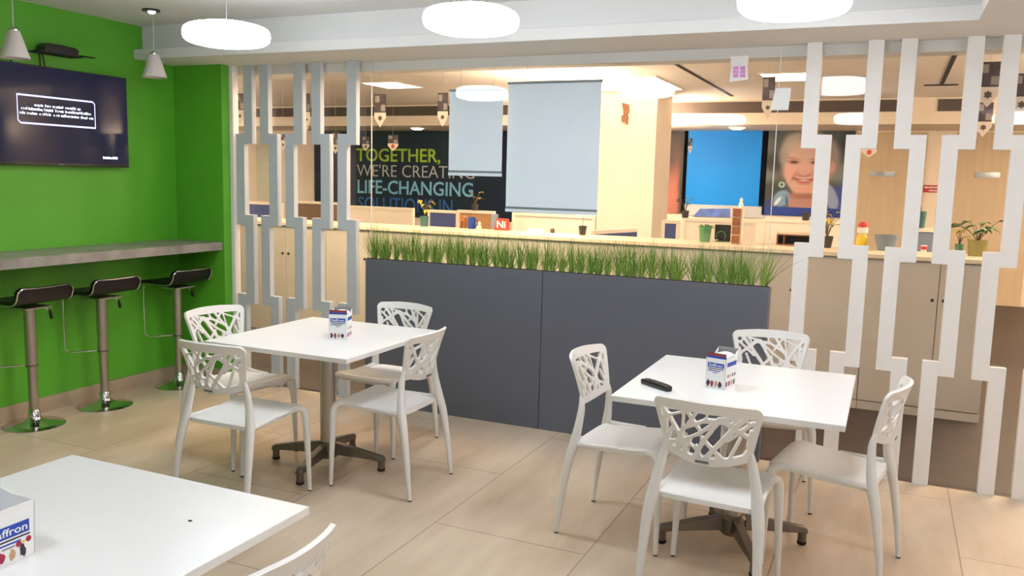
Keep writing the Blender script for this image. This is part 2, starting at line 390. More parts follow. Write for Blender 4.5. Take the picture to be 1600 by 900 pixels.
# ------------------------------------------------------------------ zigzag partition slats
SW = 0.078
LV = [2.375, 1.881, 1.807, 1.285, 1.209, 0.686, 0.611, 0.0]
slats = [(-4.42, -1, 'first white zigzag slat beside the green wall'), (-4.27, 1, 'second white zigzag slat from the green wall'),
         (-3.965, -1, 'third white zigzag slat from the green wall'), (-3.808, 1, 'fourth white zigzag slat from the green wall'),
         (-3.507, -1, 'white zigzag slat ending just left of the grey planter'),
         (-0.492, 1, 'white zigzag slat just right of the grey planter, behind the table'), (-0.184, -1, 'second white zigzag slat right of the grey planter'),
         (-0.024, 1, 'third white zigzag slat right of the grey planter'), (0.283, -1, 'fourth white zigzag slat right of the grey planter, left of the last pair'),
         (0.442, 1, 'fifth white zigzag slat right of the grey planter'), (0.755, -1, 'white zigzag slat cut by the right edge of the photo')]
for x, s, lab in slats:
    sh = s*SW
    # front outline: top, shifted, back, shifted
    L = [(x, LV[0])]; R_ = [(x+SW, LV[0])]
    def side(x0, first_out):
        pts = [(x0, LV[0])]; off = 0.0
        for j in range(3):
            hi, lo = LV[1+2*j], LV[2+2*j]
            to = sh if off == 0.0 else 0.0
            # moving towards +: left edge steps at the lower level, right edge at the upper one
            moving_right = (to-off) > 0
            zz = (lo if moving_right else hi) if first_out else (hi if moving_right else lo)
            pts += [(x0+off, zz), (x0+to, zz)]; off = to
        pts.append((x0+off, 0.0)); return pts
    left, right = side(x, True), side(x+SW, False)
    bm = new(); prism(bm, [(a, YP, z) for a, z in left] + [(a, YP, z) for a, z in right[::-1]], (0, 0.046, 0))
    o = obj('partition_slat', bm, 'slat_shaded' if x < -3 else 'slat', bevel=0.002); tag(o, lab, 'partition slat', 'white zigzag partition slats')  # left slats carry their shade as a greyer base colour

# ================================================================== PLANTER AND GRASS
t = thing('planter', 'long slate grey planter wall topped with grass under the glass', 'planter', (-1.96, 4.975, 0)); PLANTER = t
for xa, xb in ((-3.316, -1.989), (-1.985, -0.606)):
    obj('front_panel', B(xa, xb, 4.925, 4.94, 0.0, 1.025), 'planter', t, 0.0015, world=True)
obj('back_panel', B(-3.316, -0.606, 5.010, 5.022, 0.0, 1.02), 'planter', t, world=True)
for xa, xb in ((-3.316, -3.302), (-0.62, -0.606)): obj('end_panel', B(xa, xb, 4.9445, 5.01, 0.0, 1.02), 'planter', t, world=True)
obj('rim', B(-3.316, -0.606, 4.9405, 4.9445, 1.005, 1.031), 'planter_edge', t, world=True)
s = obj('soil', B(-3.30, -0.622, 4.945, 5.009, 0.96, 1.004), 'soil', t, world=True); s['kind'] = 'stuff'
random.seed(5)
def add_tuft(bm, r, o, sc, n=30):
    for k in range(n):
        az = r.uniform(0, 2*PI); ln = sc*r.choice((r.uniform(0.12, 0.2), r.uniform(0.19, 0.285))); lean = abs(r.gauss(0, 0.30)); wd = r.uniform(0.003, 0.006)
        d = Vector((math.cos(az), 0.30*math.sin(az), 0)); p0 = o + Vector((r.gauss(0, 0.006), r.gauss(0, 0.005), 0)); s_ = Vector((1, 0.25*r.uniform(-1, 1), 0)).normalized()
        prev = None
        for i in range(5):
            tt = i/4; c = p0 + d*(ln*(lean*tt + 0.35*lean*tt*tt)) + Vector((0, 0, ln*tt*(1-0.18*lean*tt))); w_ = wd*(1-0.92*tt**1.4)*0.5
            row = (bm.verts.new(c - s_*w_), bm.verts.new(c + s_*w_))
            if prev: bm.faces.new((prev[0], prev[1], row[1], row[0]))
            prev = row
bm = new(); r = random.Random(11)
for i, x in enumerate(np.linspace(-3.27, -0.65, 46)):
    o_ = Vector((x + r.uniform(-0.016, 0.016), 4.972 + r.uniform(-0.008, 0.008), 1.0045)); add_tuft(bm, r, o_, r.uniform(0.85, 1.05) if 0 < i < 45 else 1.1, r.randrange(48, 92))
for x, az, ln in ((-3.28, -0.5, 0.28), (-3.29, -0.8, 0.24), (-3.27, -0.25, 0.25), (-0.64, 0.6, 0.27), (-0.65, 0.9, 0.28), (-0.66, 0.35, 0.25)):
    prev = None
    for i in range(6):
        tt = i/5; c = Vector((x + ln*(az*tt*0.7+az*0.4*tt*tt), 4.968, 1.0045 + ln*tt*(1-0.25*abs(az)*tt))); w_ = 0.006*(1-0.92*tt**1.4)*0.5
        row = (bm.verts.new(c - Vector((w_, 0, 0))), bm.verts.new(c + Vector((w_, 0, 0))))
        if prev: bm.faces.new((prev[0], prev[1], row[1], row[0]))
        prev = row
tag(obj('grass', bm, 'grass', PLANTER, smooth=0, world=True), 'row of green artificial grass tufts', kind='stuff')

# ================================================================== TABLES
def make_table(label, loc, w, d, rz, ang, h=0.73):
    t = thing('cafe_table', label, 'table', loc, rz, 'white cafe tables')
    obj('tabletop', B(-w/2, w/2, -d/2, d/2, h-0.024, h), 'table', t, 0.002)
    obj('mounting_plate', B(-0.16, 0.16, -0.16, 0.16, h-0.036, h-0.0245), 'bronze', t)
    bm = new(); tube(bm, [(0, 0, 0.06), (0, 0, h-0.0365)], 0.041, 24); obj('column', bm, 'steel', t)
    bm = new(); lathe(bm, [(0.05, 0.05), (0.058, 0.06), (0.058, 0.125), (0.046, 0.14)]); obj('hub', bm, 'bronze', t)
    for k in range(4):
        a = ang + k*PI/2; mtx = Matrix.Rotation(a, 4, 'Z')
        bm = new()
        rows = []
        for r_, zt, zb, hw in ((0.045, 0.135, 0.07, 0.026), (0.16, 0.117, 0.068, 0.025), (0.27, 0.095, 0.062, 0.023), (0.325, 0.084, 0.055, 0.021), (0.338, 0.074, 0.055, 0.019)):
            rows.append([bm.verts.new(mtx @ Vector(p)) for p in ((r_, -hw, zb), (r_, -hw*0.75, zt), (r_, hw*0.75, zt), (r_, hw, zb))])
        for A, Bv in zip(rows, rows[1:]):
            for i in range(4): bm.faces.new((A[i], A[(i+1) % 4], Bv[(i+1) % 4], Bv[i]))
        bm.faces.new(rows[0]); bm.faces.new(rows[-1][::-1])
        arm = obj('base_arm', bm, 'bronze', t, 0.004)
        bm = new(); c = mtx @ Vector((0.318, 0, 0)); lathe(bm, [(0.019, 0.012), (0.019, 0.07)], c, 16); obj('foot_post', bm, 'bronze', arm)
        bm = new(); lathe(bm, [(0.017, 0.0), (0.021, 0.004), (0.021, 0.015)], c, 16); obj('foot_pad', bm, 'rubber', arm)
    return t
make_table('square white table right of centre with a black remote control on it', (-0.550, 3.728, 0), 0.90, 0.935, 0, rad(26))
make_table('square white table at left before the green wall, four chairs around it', (-2.757, 3.732, 0), 0.885, 0.905, 0, rad(10))
make_table('nearest white table, bottom left corner of the photo', (-1.79, 1.285, 0), 0.89, 0.91, 0, rad(20))

# ================================================================== CHAIRS
# perforated backrest: branch pattern measured on the front chair (photo crop units), mapped to the chair's own x and z
src_q = np.array([(115, 110), (1365, 290), (1228, 956), (241, 783)], float)
dst_q = np.array([(-0.2, 0.815), (0.2, 0.815), (0.163, 0.598), (-0.163, 0.598)], float)
def homography(s, d):
    A = []; b = []
    for (x, y), (u, v) in zip(s, d):
        A += [[x, y, 1, 0, 0, 0, -u*x, -u*y], [0, 0, 0, x, y, 1, -v*x, -v*y]]; b += [u, v]
    return np.append(np.linalg.solve(np.array(A), np.array(b)), 1).reshape(3, 3)
HM = homography(src_q, dst_q)
def hm(p):
    q = HM @ np.array([p[0], p[1], 1.0]); return q[:2]/q[2]
BARS = [((205, 235), (310, 380), 46), ((300, 370), (420, 570), 46), ((485, 290), (462, 500), 26), ((525, 285), (660, 500), 40), ((635, 300), (440, 560), 46),
        ((300, 345), (500, 290), 26), ((470, 500), (740, 395), 46), ((740, 395), (760, 320), 30), ((740, 400), (980, 420), 60), ((445, 560), (395, 830), 74), ((190, 380), (300, 340), 30),
        ((250, 330), (262, 640), 40), ((330, 490), (280, 640), 30), ((270, 690), (480, 640), 46), ((480, 640), (660, 560), 40), ((660, 560), (860, 420), 46),
        ((560, 940), (700, 660), 66), ((700, 660), (800, 530), 56), ((800, 530), (910, 400), 40), ((690, 610), (960, 930), 46), ((640, 960), (1020, 545), 62), ((1020, 545), (1200, 365), 60),
        ((1115, 640), (970, 930), 36), ((960, 430), (1250, 680), 52), ((1255, 460), (980, 650), 42), ((450, 600), (640, 760), 30), ((470, 660), (540, 980), 60), ((880, 380), (1100, 380), 30),
        ((560, 640), (520, 720), 26), ((1090, 370), (1010, 480), 34), ((1180, 380), (1215, 480), 26), ((1230, 560), (1190, 760), 34), ((850, 830), (900, 980), 30), ((620, 700), (690, 860), 26)]
def chair_back_bm():
    dx = 0.0034
    gx = np.arange(-0.214, 0.2141, dx); gz = np.arange(0.556, 0.8281, dx); X, Z = np.meshgrid(gx, gz, indexing='ij')
    def poly_sd(P):
        P = np.array(P); d = np.full(X.shape, 1e9); ins = np.zeros(X.shape, bool); n = len(P)
        for i in range(n):
            a, b = P[i], P[(i+1) % n]; e = b-a; wx, wz = X-a[0], Z-a[1]
            tt = np.clip((wx*e[0]+wz*e[1])/(e@e), 0, 1); d = np.minimum(d, np.hypot(wx-e[0]*tt, wz-e[1]*tt))
            c = ((a[1] > Z) != (b[1] > Z)); xi = (b[0]-a[0])*(Z-a[1])/(b[1]-a[1]+1e-12)+a[0]; ins ^= (c & (X < xi))
        return np.where(ins, -d, d)
    def bott(hw, zc, dip, n=13): return [(hw*(1-2*i/(n-1)), zc - dip*(1-(1-2*i/(n-1))**2)) for i in range(n)]
    ro = 0.026
    outer = [(-0.2+ro, 0.815-ro), (-0.07, 0.821-ro), (0.07, 0.821-ro), (0.2-ro, 0.815-ro)] + bott(0.164-ro, 0.598+ro, 0.026)
    ri = 0.010
    inner = [(-0.176+ri, 0.780-ri), (0.176-ri, 0.780-ri), (0.149-ri, 0.655), (0.136-ri, 0.625+ri)] + bott(0.128-ri, 0.622+ri, 0.020)[1:-1] + [(-0.136+ri, 0.625+ri), (-0.149+ri, 0.655)]
    d_out = poly_sd(outer) - ro; d_in = poly_sd(inner) - ri
    k = 0.0055
    f = -d_in
    for a, b, wd in BARS:
        a, b = hm(a), hm(b); e = b-a; wx, wz = X-a[0], Z-a[1]; tt = np.clip((wx*e[0]+wz*e[1])/(e@e), 0, 1)
        d = np.hypot(wx-e[0]*tt, wz-e[1]*tt) - wd*0.000132
        h = np.maximum(k-np.abs(f-d), 0)/k; f = np.minimum(f, d) - h*h*k*0.25
    F = np.maximum(f, d_out)
    bm = new(); vid = {}
    def surf(x, z):
        hw = 0.164 + (0.2-0.164)*min(1, max(0, (z-0.598)/0.217))
        v = (z-0.6)/0.215
        y = -0.186 - 0.044*v - 0.012*max(0, v)**2 - 0.050*(1-(x/hw)**2)
        return Vector((x, y, z))
    def vert(key, x, z):
        if key not in vid: vid[key] = bm.verts.new(surf(x, z))
        return vid[key]
    nx, nz = X.shape
    for i in range(nx-1):
        for j in range(nz-1):
            c = [(i, j), (i+1, j), (i+1, j+1), (i, j+1)]; fv = [F[p] for p in c]
            if min(fv) > 0: continue
            poly = []
            for q in range(4):
                p0, p1 = c[q], c[(q+1) % 4]; f0, f1 = fv[q], fv[(q+1) % 4]
                if f0 <= 0: poly.append(vert(p0, X[p0], Z[p0]))
                if (f0 <= 0) != (f1 <= 0):
                    tt = f0/(f0-f1); tt = min(0.97, max(0.03, tt)); key = (min(p0, p1), max(p0, p1))
                    poly.append(vert(key, X[p0]+(X[p1]-X[p0])*tt, Z[p0]+(Z[p1]-Z[p0])*tt))
            if len(poly) >= 3: bm.faces.new(poly)
    bmesh.ops.recalc_face_normals(bm, faces=bm.faces[:])
    bmesh.ops.solidify(bm, geom=bm.faces[:], thickness=0.013)
    return bm
def chair_seat_bm():
    bm = new(); n = 22; rows = []
    for i in range(n+1):
        v = -1+2*i/n; row = []
        for j in range(n+1):
            u = -1+2*j/n
            us, vs2 = u*math.sqrt(1-0.16*v**4), v*math.sqrt(1-0.10*u**4)
            y = 0.004 + 0.211*vs2; hw = 0.187 + 0.019*(vs2+1)/2
            z = 0.425 + 0.036*(vs2+1)/2 - 0.012*(1-us*us)*(1-vs2*vs2)
            if vs2 > 0.72: z -= 0.030*((vs2-0.72)/0.28)**2
            if vs2 < -0.75: z += 0.008*((-vs2-0.75)/0.25)**2
            z -= 0.008*max(0, (abs(us)-0.85)/0.15)**2
            row.append(bm.verts.new((us*hw, y, z)))
        rows.append(row)
    for A, Bv in zip(rows, rows[1:]):
        for j in range(n): bm.faces.new((A[j], A[j+1], Bv[j+1], Bv[j]))
    bmesh.ops.recalc_face_normals(bm, faces=bm.faces[:])
    bmesh.ops.solidify(bm, geom=bm.faces[:], thickness=0.018)
    return bm
def make_chair(label, loc, rz):
    t = thing('cafe_chair', label, 'chair', loc, rz, 'white perforated cafe chairs')
    obj('seat', chair_seat_bm(), 'plastic', t, smooth=60)
    bk = obj('backrest', chair_back_bm(), 'plastic', t, smooth=28)
    bm = new(); box(bm, -0.030, 0.020, -0.2515, -0.2495, 0.588, 0.597); obj('badge', bm, 'badge', bk)
    for s in (-1, 1):
        bm = new(); stube(bm, [(0.178*s, 0.10, 0.438, 0.013), (0.190*s, 0.158, 0.437, 0.018), (0.199*s, 0.190, 0.412, 0.0215), (0.205*s, 0.196, 0.34, 0.019), (0.212*s, 0.199, 0.18, 0.0145), (0.219*s, 0.201, 0.006, 0.0105)], 6, 14, 0.9)
        lg = obj('leg', bm, 'plastic', t, smooth=60)
        bm = new(); lathe(bm, [(0.009, 0), (0.0105, 0.007)], (0.219*s, 0.201, 0), 12); obj('foot_pad', bm, 'rubber', lg)
        bm = new(); stube(bm, [(0.221*s, -0.269, 0.006, 0.0105), (0.216*s, -0.250, 0.18, 0.016), (0.208*s, -0.226, 0.34, 0.0215), (0.197*s, -0.206, 0.425, 0.024), (0.183*s, -0.193, 0.51, 0.020), (0.166*s, -0.188, 0.59, 0.0165), (0.158*s, -0.196, 0.64, 0.009)], 6, 14, 0.9)
        lg = obj('leg', bm, 'plastic', t, smooth=60)
        bm = new(); lathe(bm, [(0.009, 0), (0.0105, 0.007)], (0.221*s, -0.269, 0), 12); obj('foot_pad', bm, 'rubber', lg)
        bm = new(); stube(bm, [(0.197*s, -0.206, 0.425, 0.017), (0.192*s, -0.12, 0.428, 0.012), (0.186*s, 0.0, 0.434, 0.008)], 5, 10); obj('side_rail', bm, 'plastic', t, smooth=60)
    return t
chairs = [((-2.82, 3.167), 0.1, 'white perforated chair on the near side of the left table, its back towards us'),
          ((-3.296, 3.661), -100.4, 'white perforated chair on the green wall side of the left table'),
          ((-2.352, 3.698), 90.8, 'white perforated chair on the right side of the left table, beside the grey planter'),
          ((-2.703, 4.195), 177.8, 'white perforated chair behind the left table, backing onto the planter'),
          ((-1.013, 3.673), -93.6, 'white perforated chair on the left side of the right table, alone before the planter'),
          ((-0.549, 3.261), -3.2, 'white perforated chair on the near side of the right table, its back towards us'),
          ((-0.166, 3.737), 81.3, 'white perforated chair on the right side of the right table, side on'),
          ((-0.51, 4.42), 189, 'white perforated chair behind the right table, only its top shows'),
          ((-1.352, 1.34), 88, 'white chair at the nearest table, only its back top shows at the bottom edge')]
c0 = None
for (x, y), a, lab in chairs:
    if c0 is None: c0 = make_chair(lab, (x, y, 0), rad(a))
    else: dup(c0, (x, y, 0), rad(a), lab)

# ================================================================== NAPKIN BOXES AND SMALL THINGS ON TABLES
def napkin_box(label, loc, rz, w=0.10, d=0.115, h=0.132, hb=0.165, fill=True, mug=False, lz=(0.70, 0.85)):
    """front face looks along local -y"""
    t = thing('napkin_box', label, 'napkin box', loc, rz, 'printed napkin boxes')
    th = 0.0025; bw, bd = w/2*0.94, d/2*0.96; tw, td = w/2, d/2
    bm = new()
    prism(bm, [(-bw, -bd, 0), (bw, -bd, 0), (tw, -td, h), (-tw, -td, h)], (0, th, 0))
    for s in (-1, 1):
        prism(bm, [(s*bw, -bd, 0), (s*bw, bd, 0), (s*tw, td, hb*0.97), (s*tw, td*0.3, h*1.01), (s*tw, -td, h)], (-s*th, 0, 0))
    pts = [(-bw, bd, 0), (bw, bd, 0), (tw, td, hb)]
    pts += [(tw*0.55*math.cos(k*PI/8), td, hb-0.028*math.sin(k*PI/8)) for k in range(9)] if mug else []
    pts += [(-tw, td, hb)]
    box(bm, -bw, bw, -bd, bd, 0, th)
    obj('carton', bm, 'paper', t, smooth=0)
    bm = new(); prism(bm, pts, (0, -th, 0)); obj('back_flap', bm, 'grey_card', t, smooth=0)
    def yf(z): return -(bd + (td-bd)*z/h)
    def decal(name, x0, x1, z0, z1, m, k=0.0006):
        bm = new(); a = 0.0012
        prism(bm, [(x0, yf(z0)-k, z0), (x1, yf(z0)-k, z0), (x1, yf(z1)-k, z1), (x0, yf(z1)-k, z1)], (0, 0.0004, 0)); return obj(name, bm, m, t, smooth=0)
    def sdecal(name, y0, y1, z0, z1, m, sgn=1):
        k = 0.0006
        def xf(z): return sgn*(bw + (tw-bw)*z/h + k)
        bm = new(); prism(bm, [(xf(z0), y0, z0), (xf(z0), y1, z0), (xf(z1), y1, z1), (xf(z1), y0, z1)], (-sgn*0.0004, 0, 0)); return obj(name, bm, m, t, smooth=0)
    if fill:
        fl = obj('front_flap', B(-tw+0.003, tw-0.003, -td+0.0035, -td+0.006, h*0.9, h*1.17), 'dark_print', t, smooth=0)
        obj('blue_band', B(-tw+0.003, tw-0.003, -td+0.003, -td+0.0034, h*0.95, h*1.075), 'blue_band', fl, smooth=0); obj('red_band', B(-tw+0.003, tw-0.003, -td+0.003, -td+0.0034, h*1.0755, h*1.155), 'red_band', fl, smooth=0)
    lo = decal('logo_panel', -bw*0.86, bw*0.86 if fill else bw*0.80, h*lz[0], h*lz[1], 'blue_band')
    bm = text_bm('Saffron', bw*1.45, h*(lz[1]-lz[0])*0.62, 0.0004, 0.012)
    bmesh.ops.transform(bm, matrix=Matrix.Translation((-bw*0.74, yf(h*lz[0])-0.0014, h*(lz[0]+(lz[1]-lz[0])*0.2))), verts=bm.verts[:]); obj('lettering', bm, 'paper', lo, smooth=0)
    for k, (x0, x1, z) in enumerate(((-0.8, 0.82, lz[0]-0.06), (-0.8, 0.45, lz[0]-0.125), (-0.3, 0.2, lz[0]-0.19))):
        decal('printed_line', x0*bw, x1*bw, h*z, h*(z+0.03), ('dark_print', 'blue_band', 'grey_card')[k])
    r = random.Random(int(abs(loc[0])*100)); prints = ['dark_print', 'rose_print', 'tan_print', 'dark_print']
    for k in range(4):
        x = bw*(-0.75+0.42*k); bm = new()
        c = [(x + 0.0085*math.cos(a)*(0.6+0.5*r.random()), yf(h*0.16)-0.0008, h*0.16 + 0.017*math.sin(a)*(0.55+0.5*r.random())) for a in np.linspace(0, 2*PI, 11)[:-1]]
        prism(bm, c, (0, 0.0005, 0)); obj('printed_figure', bm, prints[k], t, smooth=0)
    for x, z, m in ((0.35, 0.30, 'rose_print'), (0.75, 0.33, 'rose_print'), (0.55, 0.31, 'yellow')) if not fill else ():
        bm = new(); lathe(bm, [(0.0068 if m != 'yellow' else 0.0035, 0), (0.0068 if m != 'yellow' else 0.0035, 0.0005)], seg=14)
        bmesh.ops.transform(bm, matrix=Matrix.Translation((x*bw, yf(h*z)-0.0006, h*z)) @ Matrix.Rotation(PI/2, 4, 'X'), verts=bm.verts[:]); obj('printed_flower', bm, m, t, smooth=0)
    sdecal('logo_panel', -bd*0.8, bd*0.85, h*0.74, h*0.88, 'blue_band')
    for k in range(4):
        sdecal('printed_figure', -bd*0.85+k*bd*0.45, -bd*0.6+k*bd*0.45, h*0.10, h*0.26, prints[k]); sdecal('printed_figure', -bd*0.6+k*bd*0.4, -bd*0.42+k*bd*0.4, h*0.38, h*0.48, prints[(k+1) % 4])
    return t
def napkins(label, loc, rz, w, d, h):
    bm = new()
    for k in range(9):
        z0 = 0.004 + k*(h-0.004)/9; bowed = 0.010*(k/8)**2
        n = 8; rows = []
        for i in range(n+1):
            u = -1+2*i/n; zz = z0 + bowed*(1-u*u)
            rows.append((bm.verts.new((u*w/2, -d/2, zz)), bm.verts.new((u*w/2, d/2, zz)), bm.verts.new((u*w/2, d/2, zz+(h-0.004)/9*0.9)), bm.verts.new((u*w/2, -d/2, zz+(h-0.004)/9*0.9))))
        for A, Bv in zip(rows, rows[1:]):
            for q in range(4): bm.faces.new((A[q], A[(q+1) % 4], Bv[(q+1) % 4], Bv[q]))
        bm.faces.new(rows[0]); bm.faces.new(rows[-1][::-1])
    o = obj('napkin_stack', bm, 'paper', smooth=30); o.location = loc; o.rotation_euler = (0, 0, rz); tag(o, label, 'napkins', 'white paper napkins'); return o
TZ = 0.7302
pr = (-0.625, 3.645, TZ); rr = rad(-14)
napkin_box('printed white napkin box on the right table, beside the remote control', pr, rr, 0.092, 0.118)
napkins('white paper napkins filling the box on the right table', (pr[0], pr[1]-0.0, TZ+0.001), rr, 0.074, 0.098, 0.138)
pl = (-2.652, 3.705, TZ); rl = rad(20)
napkin_box('printed white napkin box on the left table', pl, rl, 0.100, 0.10, 0.135, 0.160)
napkins('white paper napkins inside the box on the left table', (pl[0], pl[1], TZ+0.001), rl, 0.082, 0.082, 0.140)
napkin_box('open empty napkin box on the nearest table, at the left edge', (-1.772, 1.170, TZ), rad(91), 0.128, 0.115, 0.128, 0.142, fill=False, mug=False, lz=(0.47, 0.69))
# remote control
t = thing('remote_control', 'black remote control lying on the right table', 'remote control', (-0.868, 3.490, TZ), rad(-35))
bm = new()
rows = []
for x, hw, z in ((-0.088, 0.012, 0.016), (-0.082, 0.020, 0.021), (-0.03, 0.022, 0.024), (0.05, 0.021, 0.024), (0.080, 0.019, 0.021), (0.086, 0.012, 0.015)):
    rows.append([bm.verts.new(p) for p in ((x, -hw*0.8, 0), (x, -hw, z*0.6), (x, -hw*0.8, z), (x, hw*0.8, z), (x, hw, z*0.6), (x, hw*0.8, 0))])
for A, Bv in zip(rows, rows[1:]):
    for i in range(6): bm.faces.new((A[i], A[(i+1) % 6], Bv[(i+1) % 6], Bv[i]))
bm.faces.new(rows[0]); bm.faces.new(rows[-1][::-1])
obj('body', bm, 'black_plastic', t, 0.002)
for k in range(12):
    bm = new(); x, y = -0.055+0.026*(k//3), -0.010+0.010*(k % 3); lathe(bm, [(0.0035, 0.0238), (0.0030, 0.0256)], (x, y, 0), 10); obj('button', bm, 'dusk', t)
p = at(297, 814, Z=TZ); bm = new(); lathe(bm, [(0.004, 0), (0.0045, 0.001), (0.002, 0.002)], (0, 0, 0), 10, 1.5, 0.9); o = obj('crumb', bm, 'rubber'); o.location = (p.x, p.y, TZ); tag(o, 'tiny black crumb on the bare nearest table', 'crumb')

# ================================================================== COUNTER, STOOLS, TV
bm = new(); box(bm, XL+0.0005, -4.557, 0.6, YE-0.0005, 1.017, 1.077)
o = obj('bar_counter', bm, 'counter', bevel=0.002); tag(o, 'long grey stone-look counter shelf along the green wall', 'counter')
def make_stool(label, loc):
    t = thing('bar_stool', label, 'stool', loc, PI/2, 'black bar stools at the counter')
    # seat: L profile, forward = local +y (towards the wall), back behind at -y
    prof = [(0.172, 0.770), (0.15, 0.776), (0.05, 0.776), (-0.05, 0.776), (-0.095, 0.779), (-0.125, 0.792), (-0.143, 0.815), (-0.153, 0.845), (-0.160, 0.880)]
    s = smooth_path([(y, 0, z, 0) for y, z in prof], 4)
    bm = new(); rows = []
    for i, p in enumerate(s):
        tt = i/(len(s)-1); hw = 0.185 - 0.030*max(0, (tt-0.86)/0.14)**3 - 0.02*max(0, (0.1-tt)/0.1)**2
        rows.append([bm.verts.new((hw*u, p[0], p[2] + 0.004*u*u)) for u in np.linspace(-1, 1, 9)])
    for A, Bv in zip(rows, rows[1:]):
        for j in range(8): bm.faces.new((A[j], A[j+1], Bv[j+1], Bv[j]))
    edge = [r[0].co.copy() for r in rows] + [v.co.copy() for v in rows[-1][1:-1]] + [r[-1].co.copy() for r in rows[::-1]]
    bmesh.ops.recalc_face_normals(bm, faces=bm.faces[:]); bmesh.ops.solidify(bm, geom=bm.faces[:], thickness=0.024)
    st = obj('seat', bm, 'black_vinyl', t, smooth=50)
    bm = new(); tube(bm, [e + Vector((0, -0.006, 0.0)) for e in edge], 0.0045, 8); obj('chrome_trim', bm, 'chrome', st)
    obj('seat_plate', B(-0.09, 0.09, -0.09, 0.09, 0.742, 0.752), 'steel', t)
    bm = new(); tube(bm, [(0, 0, 0.385), (0, 0, 0.744)], 0.033, 20); obj('outer_tube', bm, 'steel', t)
    bm = new(); tube(bm, [(0, 0, 0.378), (0, 0, 0.388)], 0.036, 20); obj('footrest_collar', bm, 'bronze', t)
    bm = new(); tube(bm, [(0, 0, 0.09), (0, 0, 0.38)], 0.027, 20); obj('inner_tube', bm, 'steel', t)
    bm = new(); lathe(bm, [(0.174, 0.0), (0.176, 0.006), (0.170, 0.010), (0.12, 0.020), (0.07, 0.030), (0.045, 0.040), (0.036, 0.060), (0.033, 0.100), (0.028, 0.104)], seg=40); obj('base', bm, 'chrome', t, smooth=50)
    bm = new(); stube(bm, [(-0.165, 0.150, 0.762, 0.0048), (-0.170, 0.152, 0.70, 0.0048), (-0.170, 0.150, 0.44, 0.0048), (-0.160, 0.142, 0.392, 0.0048), (-0.11, 0.10, 0.382, 0.0055), (0, 0.02, 0.384, 0.006)], 5, 10); obj('footrest', bm, 'chrome', t)
    bm = new(); stube(bm, [(0.02, 0, 0.744, 0.003), (0.09, -0.01, 0.735, 0.003), (0.125, -0.02, 0.700, 0.003)], 4, 8); lv = obj('lever', bm, 'chrome', t)
    bm = new(); stube(bm, [(0.122, -0.02, 0.715, 0.006), (0.128, -0.02, 0.69, 0.009), (0.134, -0.02, 0.665, 0.010), (0.136, -0.02, 0.658, 0.006)], 4, 10); obj('lever_grip', bm, 'rubber', lv)
    return t
s0 = make_stool('black bar stool nearest us, leftmost under the counter', (-4.792, 3.475, 0))
dup(s0, (-4.792, 3.995, 0), PI/2, 'middle black bar stool of the three under the counter')
dup(s0, (-4.792, 4.655, 0), PI/2, 'black bar stool farthest from us, next to the partition')
# television
t = thing('television', 'wall mounted flat television on the green wall showing a message box', 'television', (XL+0.03, 3.9, 1.6))
tx = -4.933; sc_ = 0.8889
y0, y1, z0, z1 = 3.432, 4.386, 1.611, 2.228
obj('housing', B(tx-0.035, tx, y0, y1, z0, z1), 'black_plastic', t, 0.003, world=True)
obj('wall_bracket', B(XL+0.0005, tx-0.034, y0+0.3, y1-0.3, 1.75, 2.08), 'black_plastic', t, world=True)
scr = obj('screen', B(tx+0.0002, tx+0.0015, y0+0.008, y1-0.008, z0+0.018, z1-0.008), 'screen', t, world=True)
def tvp(px, py): p = at(px, py, X=tx+0.0018); return p.y, p.z
(ya, za), (yb, zb), (yc, zc), (yd, zd) = tvp(26, 146), tvp(149, 158), tvp(149, 202), tvp(27, 192)
bm = new(); wl = 0.006; a0, a1, b0, b1 = (ya+yd)/2, (yb+yc)/2, (zc+zd)/2, (za+zb)/2
xx0, xx1 = tx+0.0016, tx+0.0024
box(bm, xx0, xx1, a0, a1-0.02, b1-0.011, b1); box(bm, xx0, xx1, a0+0.02, a1, b0, b0+0.011); box(bm, xx0, xx1, a0, a0+wl, b0+0.02, b1); box(bm, xx0, xx1, a1-wl, a1, b0, b1-0.02)
for (pa, pb) in (((a1-0.021, b1-0.004), (a1-0.003, b1-0.021)), ((a0+0.003, b0+0.021), (a0+0.021, b0+0.004))):
    tube(bm, [((xx0+xx1)/2, *pa), ((xx0+xx1)/2, *pb)], 0.004, 6)
obj('message_frame', bm, 'screen_line', scr, world=True, smooth=0)
r = random.Random(3)
for k, (f0, f1, zr) in enumerate(((0.21, 0.80, 0.62), (0.05, 0.93, 0.48), (0.03, 0.97, 0.33))):
    bm = new(); y = a0 + (a1-a0)*f0; ye = a0 + (a1-a0)*f1; zc_ = b0 + (b1-b0)*zr; h_ = 0.017
    while y < ye:
        wd = r.uniform(0.008, 0.013); top = h_*(1.0 if r.random() < 0.35 else 0.72)
        kind = r.randrange(4)
        if kind == 0: box(bm, xx0, xx1, y, y+0.0035, zc_, zc_+top); box(bm, xx0, xx1, y, y+wd*0.8, zc_+top*0.4, zc_+top*0.62)
        elif kind == 1: box(bm, xx0, xx1, y, y+0.0035, zc_, zc_+top*0.8); box(bm, xx0, xx1, y+wd*0.55, y+wd*0.55+0.0035, zc_, zc_+top*0.8); box(bm, xx0, xx1, y, y+wd*0.8, zc_+top*0.6, zc_+top*0.8)
        elif kind == 2: box(bm, xx0, xx1, y, y+wd*0.8, zc_, zc_+0.0045); box(bm, xx0, xx1, y, y+wd*0.8, zc_+top*0.62, zc_+top*0.62+0.004); box(bm, xx0, xx1, y, y+0.0035, zc_, zc_+top*0.7)
        else: box(bm, xx0, xx1, y, y+0.004, zc_, zc_+top)
        y += wd
        if r.random() < 0.16: y += 0.010
    obj('message_text', bm, 'screen_text', scr, world=True, smooth=0)
